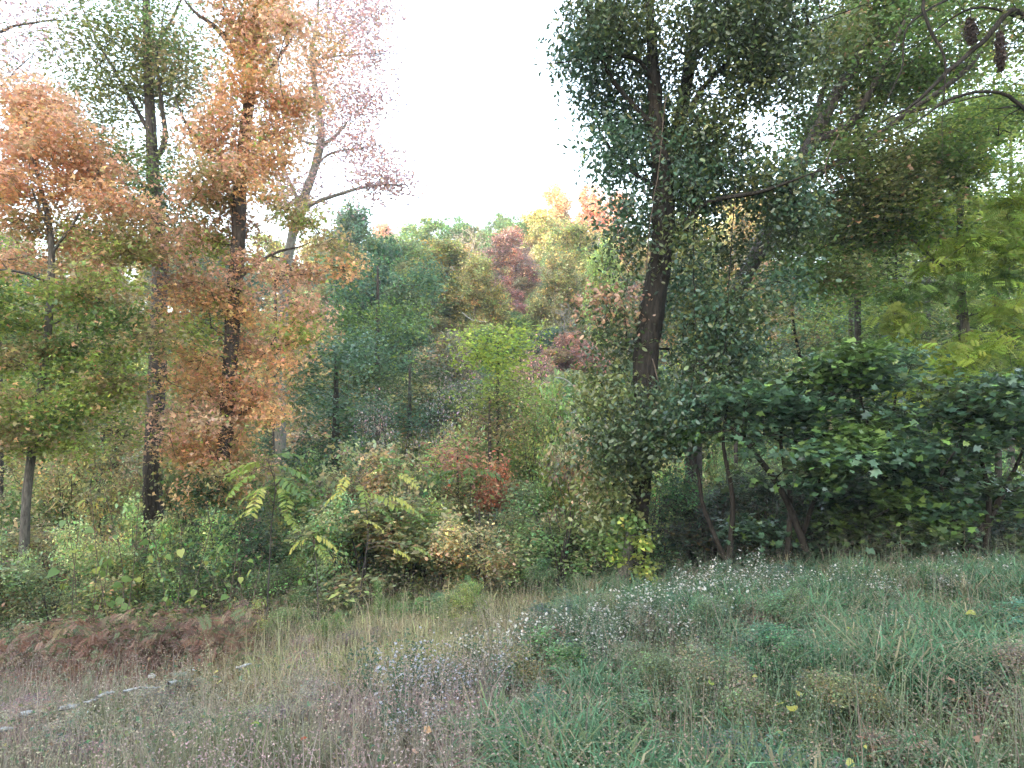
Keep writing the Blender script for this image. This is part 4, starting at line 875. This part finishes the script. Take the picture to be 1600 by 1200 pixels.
V, F, C, xy, tp = blades(150000, 1.6, 15, .07, .24, .0055, field_col, g, .6)
obj('field_grass', mesh_from('field_grass', V, F, M_GRASS, C), kind='stuff'); bpy.data.objects['field_grass']['label'] = 'long mixed grass, green on the right bank, straw and mauve to the left'; bpy.data.objects['field_grass']['category'] = 'grass'
V, F, C, xy, tp = blades(16000, 1.6, 13, .28, .55, .003, lambda x, y, g: field_col(x, y, g) * .9 + .05, g, .35)
acc = Acc(); acc.add(V, F, C)
sel = g.random(len(tp)) < .8; t = tp[sel]; cid = np.repeat(np.arange(len(t)), 9); pos = t[cid] + g.normal(0, .02, (len(cid), 3)) * np.array([1, 1, 2.0])
cc = field_col(t[:, 0], t[:, 1], g) * 1.0 + np.array((.08, .05, .055)); acc.add(*leaves_arrays(pos, np.full(len(pos), .0095), 'tri', cc[cid], .2))
o = obj('seed_heads', acc.mesh('seed_heads', M_GRASS), kind='stuff'); tag(o, 'thin grass stems with fine mauve seed heads above the field', 'grass')

def tufts(n, g):
    x, y = field_points(n, 1.6, 11, g); r = world_zone(x, y)[0]; k = (r > .5) & (noise3(np.stack([x, y, x * 0], 1), 2.2) > -.1); x, y = x[k], y[k]
    m = 26; X = np.repeat(x, m) + g.normal(0, .035, len(x) * m); Y = np.repeat(y, m) + g.normal(0, .035, len(x) * m); n = len(X); Z = height(X, Y)
    h = g.uniform(.14, .38, n) * (1 + .3 * noise3(np.stack([X, Y, X * 0], 1), 2.5)); az = g.uniform(0, 6.28, n); l = g.uniform(.4, 1.1, n) * h; D = np.stack([np.cos(az) * l, np.sin(az) * l, l * 0], 1); B = np.stack([X, Y, Z - .01], 1); up = np.array((0, 0, 1.0))
    w = g.uniform(.0035, .0065, n)[:, None]; s = np.stack([-np.sin(az), np.cos(az), az * 0], 1) * w
    p = [B, B + D * .2 + up * (h * .6)[:, None], B + D * .6 + up * (h * .85)[:, None], B + D * 1.1 + up * (h * .72)[:, None]]
    V = np.stack([p[0] - s, p[0] + s, p[1] - s, p[1] + s, p[2] - s * .7, p[2] + s * .7, p[3]], 1).reshape(-1, 3); q = np.arange(n)[:, None, None] * 7
    F = (np.array([[0, 1, 3], [0, 3, 2], [2, 3, 5], [2, 5, 4], [4, 5, 6]])[None] + q).reshape(-1, 3)
    tc = np.array([(.09, .18, .085), (.11, .20, .10), (.15, .19, .08), (.27, .23, .13)])[g.choice(4, len(x), p=[.4, .3, .2, .1])]; c = np.repeat(tc, m, 0) * np.exp(g.normal(0, .22, (n, 1)))
    return V, F, np.repeat(c, 7, 0)
V, F, C = tufts(5200, g); o = obj('coarse_grass', mesh_from('coarse_grass', V, F, M_GRASS, C), kind='stuff'); tag(o, 'coarse arching green grass tufts on the near right bank', 'grass')

# low broad weeds and clover scattered through the field
n = 80000; x, y = field_points(n, 1.7, 14, g); z = height(x, y); r, s, rd, nz, n2 = world_zone(x, y)
keep = g.random(n) < np.clip(.25 + .6 * r + .4 * n2 + .5 * rd, .08, 1); x, y, z, r, rd = x[keep], y[keep], z[keep], r[keep], rd[keep]; n = len(x)
pos = np.stack([x, y, z + g.uniform(.01, .22, n) ** 1.0], 1)
pg = np.array([(.09, .18, .08), (.13, .2, .07), (.07, .14, .08), (.2, .22, .07), (.25, .15, .09)])[g.choice(5, n, p=[.35, .25, .2, .12, .08])]
pr = np.array([(.25, .11, .07), (.3, .15, .09), (.2, .1, .08), (.35, .2, .1)])[g.integers(0, 4, n)]
cc = np.where((rd > .5)[:, None] & (g.random(n) < .85)[:, None], pr, pg) * np.exp(g.normal(0, .25, (n, 1)))
o = obj('field_weeds', mesh_from('field_weeds', *leaves_arrays(pos, .028 * np.exp(g.normal(0, .35, n)), 'diamond', cc, .5)[:2], M_LEAF, np.repeat(cc, 4, 0)), kind='stuff'); tag(o, 'small broad-leaved weeds growing all through the field grass', 'weeds')
# leafy ground cover of the thicket floor and its front edge
n = 90000; y = np.exp(g.uniform(math.log(7.2), math.log(24), n)); x = g.uniform(-1, 1, n) * (.85 * y + .5); z = height(x, y)
front = 7.6 + .5 * noise3(np.stack([x, y * 0, x * 0], 1), 1.0) + 2.2 * sst(-3.5, -.5, x) - .8 * sst(1.8, 3, x) + .3 * sst(3.0, 5, x)
keep = y > front; x, y, z, front = x[keep], y[keep], z[keep], front[keep]; n = len(x)
mound = .30 * (1 + noise3(np.stack([x, y, x * 0], 1), 1.8)) * sst(0, 1.0, y - front)
pos = np.stack([x, y, z + g.random(n) ** .6 * (mound + .12)], 1)
pcs = np.array([(.14, .22, .07), (.20, .26, .08), (.11, .18, .06), (.30, .27, .11), (.30, .19, .12)]); ci = (np.clip(noise3(pos, .9) * 2.2 + 2 + g.normal(0, 1, n), 0, 4)).astype(int)
cc = pcs[ci] * np.exp(g.normal(0, .25, (n, 1))); V, F, C = leaves_arrays(pos, .05 * np.exp(g.normal(0, .35, n)), 'diamond', cc, .6)
o = obj('undergrowth', mesh_from('undergrowth', V, F, M_LEAF, C), kind='stuff'); tag(o, 'tangled leafy undergrowth covering the thicket floor', 'undergrowth')

# red-brown bracken bank on the left
n = 3600; px = g.uniform(-60, 400, n); Yb = 7.3 + g.normal(0, .34, n) + .3 * np.sin(px * .03); x = (px - 800) / FPX * Yb; z = height(x, Yb)
pos = np.stack([x, Yb, z + g.random(n) ** 1.3 * .42 * (1 + .5 * noise3(np.stack([x, Yb, x * 0], 1), 2.2)) + .03], 1); a = np.array([(.25, .13, .09), (.32, .18, .12), (.18, .11, .08), (.34, .25, .14), (.15, .19, .08)])
cc = a[g.choice(5, n, p=[.28, .22, .18, .14, .18])] * np.exp(g.normal(0, .2, (n, 1))); V, F, C = leaves_arrays(pos, .10 * np.exp(g.normal(0, .3, n)), 'frond', cc, .5)
o = obj('dead_bracken', mesh_from('dead_bracken', V, F, M_LEAF, C), kind='stuff'); tag(o, 'bank of rusty brown dead ferns at the left of the clearing', 'ferns')

# ================================================================ ASTERS (individual plants, shared models)
def aster_model(seed, col):
    g = np.random.default_rng(seed); st, fl, lf = Acc(), Acc(), Acc(); tips = []
    for k in range(9):
        a = g.uniform(0, 6.28); hh = g.uniform(.3, .55); b = np.array((math.cos(a), math.sin(a), 0)) * g.uniform(.05, .2)
        q, r = smooth_line([(0, 0, -.05), b * .5 + (0, 0, hh * .5), b + (0, 0, hh)], [.003, .0025, .0015], .08); V, F = tube_arrays(q, r, 3, cap=False); st.add(V, F, np.tile((.10, .12, .06), (len(V), 1)))
        for j in range(7):
            p = q[int(len(q) * g.uniform(.5, .98))] + np.append(g.normal(0, .045, 2), g.uniform(0, .05)); tips.append(p)
        lp = q[g.integers(1, len(q), 34)] + g.normal(0, .025, (34, 3)); lf.add(*leaves_arrays(lp, np.full(34, .035), 'diamond', np.tile((.09, .15, .08), (34, 1)) * np.exp(g.normal(0, .2, (34, 1))), .3, rng=g))
    for p in tips:
        n = 8; rr = g.uniform(.006, .012); az = np.linspace(0, 6.28, n, endpoint=False); tl = g.normal(0, .35, 2)
        ring = np.stack([np.cos(az) * rr, np.sin(az) * rr, np.cos(az) * rr * tl[0] + np.sin(az) * rr * tl[1] + .002 * np.cos(az * 4)], 1)
        V = np.vstack([p, p + ring]); F = np.array([(0, i + 1, (i + 1) % n + 1) for i in range(n)])
        fl.add(V, F, np.vstack([np.array((.55, .45, .15)), np.tile(np.array(col) * g.uniform(.8, 1.05), (n, 1))]))
    return st.mesh('aster_stems', M_GRASS), lf.mesh('aster_leaves', M_LEAF), fl.mesh('aster_flowers', M_PETAL)
AW = [aster_model(s, (.72, .70, .74)) for s in (1, 2, 3)]; AB = [aster_model(s, (.50, .54, .78)) for s in (4, 5)]
def aster(x, y, s, models, label, group, rng):
    e = empty('aster_plant', (x, y, H(x, y)), label, 'wildflower', group); st, lf, fl = models[int(rng.integers(len(models)))]; rz = float(rng.uniform(0, 6.28))
    for nm, me in (('stems', st), ('leaves', lf), ('flowers', fl)):
        o = obj(nm, me, e, 'stuff'); o.scale = (s, s, s * float(rng.uniform(.8, 1.2))); o.rotation_euler = (float(rng.normal(0, .12)), float(rng.normal(0, .12)), rz)
g = np.random.default_rng(3)
def scatter_asters(px0, r0, px1, r1, wid, n, models, label, group, s=.8):
    for k in range(n):
        f = g.random(); px = px0 + (px1 - px0) * f + g.normal(0, wid); row = r0 + (r1 - r0) * f + g.normal(0, wid * .35)
        best = None
        for Y in np.arange(2.6, 11, .1):                   # where the sight line meets the ground
            p = P(px, row, Y)
            if p[2] <= H(p[0], Y) + .25: best = p; break
        if best is not None: part = ('at the lower left end', 'left of the middle', 'at the middle', 'right of the middle', 'at the far right end')[min(4, int(f * 5))]; sz = s * g.uniform(.7, 1.15); aster(best[0], best[1], sz, models, ('large ' if sz > s * .98 else 'small ' if sz < s * .83 else '') + label.replace('@', part), group, g)
scatter_asters(790, 1030, 1090, 925, 26, 60, AW, 'white-flowered aster @ of the drift edging the bank', 'white asters in the drift along the bank edge')
scatter_asters(960, 985, 1200, 900, 40, 46, AW, 'white-flowered aster @ of the drift edging the bank', 'white asters in the drift along the bank edge')
scatter_asters(1100, 920, 1570, 890, 26, 44, AW, 'pale aster @ of the bank crest before the dark shrubs', 'pale asters on the crest of the bank', .7)
scatter_asters(600, 1060, 780, 1060, 22, 10, AB, 'bluish aster @ of the mid-field patch', 'bluish asters in the middle of the field', .75)
scatter_asters(620, 1090, 650, 1180, 16, 5, AB, 'bluish aster @ of the front patch', 'bluish asters at the front of the field', .6)
scatter_asters(1180, 960, 1570, 1040, 50, 16, AW, 'scattered pale aster @ of the green grass on the bank', 'scattered asters on the green bank', .6)

g = np.random.default_rng(29)
def weed_clumps(n, pxr, yr, tints, txt, group, hr=(.18, .42)):
    sizes = lambda h: 'tall ' if h > hr[0] + .67 * (hr[1] - hr[0]) else 'low ' if h < hr[0] + .33 * (hr[1] - hr[0]) else ''
    for k in range(n):
        Y = math.exp(g.uniform(math.log(yr[0]), math.log(yr[1]))); px = g.uniform(*pxr); x = (px - 800) / FPX * Y; s = g.uniform(.14, .34); hh = g.uniform(*hr)
        e = empty('leafy_weed', (x, Y, H(x, Y)), f"{sizes(hh)}{txt} {'near the camera' if Y < 4.2 else 'halfway out' if Y < 6.5 else 'far out'} {'at the right' if px > 1300 else 'right of centre' if px > 950 else 'left of centre' if px > 500 else 'at the left'}", 'weed', group)
        st, fo = SM[(0, 2, 4)[k % 3]]; rz = float(g.uniform(0, 6.28)); c = tints[int(g.integers(len(tints)))]
        for nm, me in (('stems', st), ('foliage', fo)):
            o = obj(nm, me, e, 'stuff'); o.scale = (s, s, hh / 2); o.rotation_euler = (float(g.normal(0, .1)), 0, rz)
            if nm == 'foliage': o.color = (*tuple(v * float(g.uniform(.85, 1.2)) for v in c), 1)
weed_clumps(74, (820, 1680), (2.6, 8.5), [(.12, .22, .12), (.16, .24, .11), (.20, .21, .11), (.11, .19, .12), (.24, .21, .14)], 'leafy weed clump in the green bank grass', 'leafy weeds on the green bank')
weed_clumps(22, (-50, 800), (3.4, 7.5), [(.20, .24, .10), (.30, .22, .17), (.34, .25, .2), (.24, .23, .12)], 'brownish weed clump in the mauve and straw grass', 'weeds in the mauve and straw grass', (.12, .28))
weed_clumps(26, (-60, 900), (7.4, 9.6), [(.20, .27, .09), (.15, .23, .09), (.26, .27, .11)], 'light green weed clump along the foot of the thicket', 'weeds along the foot of the thicket', (.3, .6))

# ================================================================ PALE FALLEN STICKS, STONES, FALLEN LEAVES
def ground_hit(px, row, lift=.02, far=14):
    for Y in np.arange(2.0, far, .02):
        p = P(px, row, Y)
        if p[2] <= H(p[0], Y) + lift: return p
    return P(px, row, far)
for lab, pts, w in [
    ('bluish white stick fragment at the left end of the broken pale line', [(28, 1118), (38, 1116), (50, 1113)], .011),
    ('brightest white stick piece in the broken pale line', [(92, 1106), (108, 1102), (124, 1098)], .012),
    ('thin pale stick piece between the brightest piece and the middle of the line', [(128, 1097), (140, 1094), (150, 1090)], .006),
    ('pale stick piece in the middle of the broken line', [(150, 1091), (165, 1087), (182, 1083)], .010),
    ('longest thin pale stick of the broken line in the lower left grass', [(192, 1083), (215, 1078), (250, 1070)], .007),
    ('short white stick piece near the right end of the broken line', [(262, 1069), (271, 1066), (282, 1063)], .011),
    ('lone pale stick piece farthest right beyond the broken line', [(368, 1043), (380, 1041), (392, 1038)], .008),
    ('pale reddish stick at the lower left edge of the field', [(-20, 1141), (5, 1136), (24, 1130)], .009)]:
    q = [ground_hit(a, b, .215) for a, b in pts]; q, r = smooth_line(q, [w * 1., w * 1.35, w * .6], .02); q += np.cumsum(R.normal(0, .0035, q.shape), 0)
    V, F = tube_arrays(q, r, 7, .35); o = obj('fallen_stick', mesh_from('fallen_stick', V - q[0], F, BARK['white'])); o.location = q[0]; tag(o, lab, 'stick')
p = ground_hit(237, 1056, .16); th = np.random.default_rng(8)
V = th.normal(0, 1, (60, 3)); V /= np.linalg.norm(V, axis=1)[:, None]; V = V * (.03, .025, .022) * (1 + .15 * noise3(V, 2)[:, None])
import bmesh
bm = bmesh.new(); [bm.verts.new(v) for v in V]; bmesh.ops.convex_hull(bm, input=bm.verts); me = bpy.data.meshes.new('stone'); bm.to_mesh(me); bm.free(); me.materials.append(BARK['white'])
o = obj('stone', me); o.location = p; tag(o, 'small whitish stone at the foot of the brown fern bank', 'stone')

def leafmesh(pal, i, shape):
    tv, tf = T[shape]; V = tv.copy(); V[:, 2] += .12 * np.sin(V[:, 0] * 3) + .15 * np.abs(V[:, 1]); return mesh_from('fallen_leaf', V, tf, M_LEAF, np.tile(np.array(PAL[pal][i]), (len(V), 1)))
FL = [ # px,row,pal,shape,size,label
    (1240, 1112, 'yellow', 'heart', .075, 'largest yellow leaf low in the grass below the middle of the bank'),
    (1222, 1100, 'yellow', 'heart', .06, 'yellow leaf just left of the largest yellow leaf'), (1248, 1088, 'yellow', 'heart', .055, 'small yellow leaf just above the largest yellow leaf'),
    (1525, 960, 'yellow', 'heart', .09, 'yellow-orange leaf lying near the right end of the bank crest'), (1493, 1066, 'pinkorange', 'maple', .06, 'pinkish leaf on the green grass at the right'),
    (1322, 985, 'brightyg', 'heart', .06, 'bright lime leaf in the middle of the bank'), (1180, 930, 'yellow', 'heart', .07, 'yellow leaf near the crest of the bank'),
    (1175, 1057, 'yellow', 'oval', .05, 'dull yellow leaf at the left of the bank front'), (1350, 1165, 'yellow', 'oval', .04, 'pale yellow leaf near the bottom right'), (1322, 1190, 'yellow', 'heart', .05, 'yellow leaf at the very bottom right of centre'),
    (662, 1140, 'orange', 'heart', .055, 'orange leaf in the grass left of centre'), (481, 1153, 'red', 'oval', .06, 'bright red leaf in the mauve grass at lower left'), (404, 1132, 'brightyg', 'heart', .05, 'lime green leaf on a weed in the lower left'),
    (270, 1150, 'pinkorange', 'maple', .06, 'pink curled leaf in the lower left grass'), (645, 1175, 'pinkorange', 'maple', .05, 'pink leaf at the bottom just left of centre'), (618, 1190, 'yellow', 'oval', .04, 'yellow leaf at the bottom left of centre'),
    (1230, 1010, 'yellow', 'oval', .05, 'yellow leaf in the dry grass of the bank'), (345, 1065, 'yellow', 'heart', .05, 'yellow leaf on the weed beside the white stick line'), (340, 1050, 'yellow', 'heart', .05, 'upper yellow leaf on the weed beside the white stick line'),
    (880, 990, 'rust', 'maple', .06, 'rusty leaf at the edge of the aster drift'), (1100, 1185, 'rust', 'maple', .05, 'rusty leaf at the bottom right of centre'), (885, 1085, 'pinkorange', 'maple', .05, 'peach-coloured leaf below the aster drift'), (1110, 1070, 'brightyg', 'heart', .05, 'lime leaf in the grass right of centre'), (1525, 1150, 'rust', 'maple', .05, 'brown leaf in the lower right corner grass')]
for i, (px, row, pal, shp, s, lab) in enumerate(FL):
    p = ground_hit(px, row, .27); o = obj('fallen_leaf', leafmesh(pal, i % 2, shp)); o.location = p; o.rotation_euler = (float(R.uniform(.2, .9)), float(R.normal(0, .4)), float(R.uniform(0, 6.28))); s *= .72; o.scale = (s, s, s); tag(o, lab, 'leaf')
x, y = field_points(1500, 1.8, 11, g); z = height(x, y); lc = np.array([(.5, .42, .14), (.5, .3, .14), (.38, .2, .13), (.3, .2, .13), (.42, .36, .2)])[g.integers(0, 5, 1500)]; V, F, C = leaves_arrays(np.stack([x, y, z + g.uniform(.01, .18, 1500)], 1), g.uniform(.018, .036, 1500), 'star', lc, .4)
o = obj('leaf_litter', mesh_from('leaf_litter', V, F, M_LEAF, C), kind='stuff'); tag(o, 'small dull fallen leaves caught all through the grass', 'leaves')
bpy.context.view_layer.update()
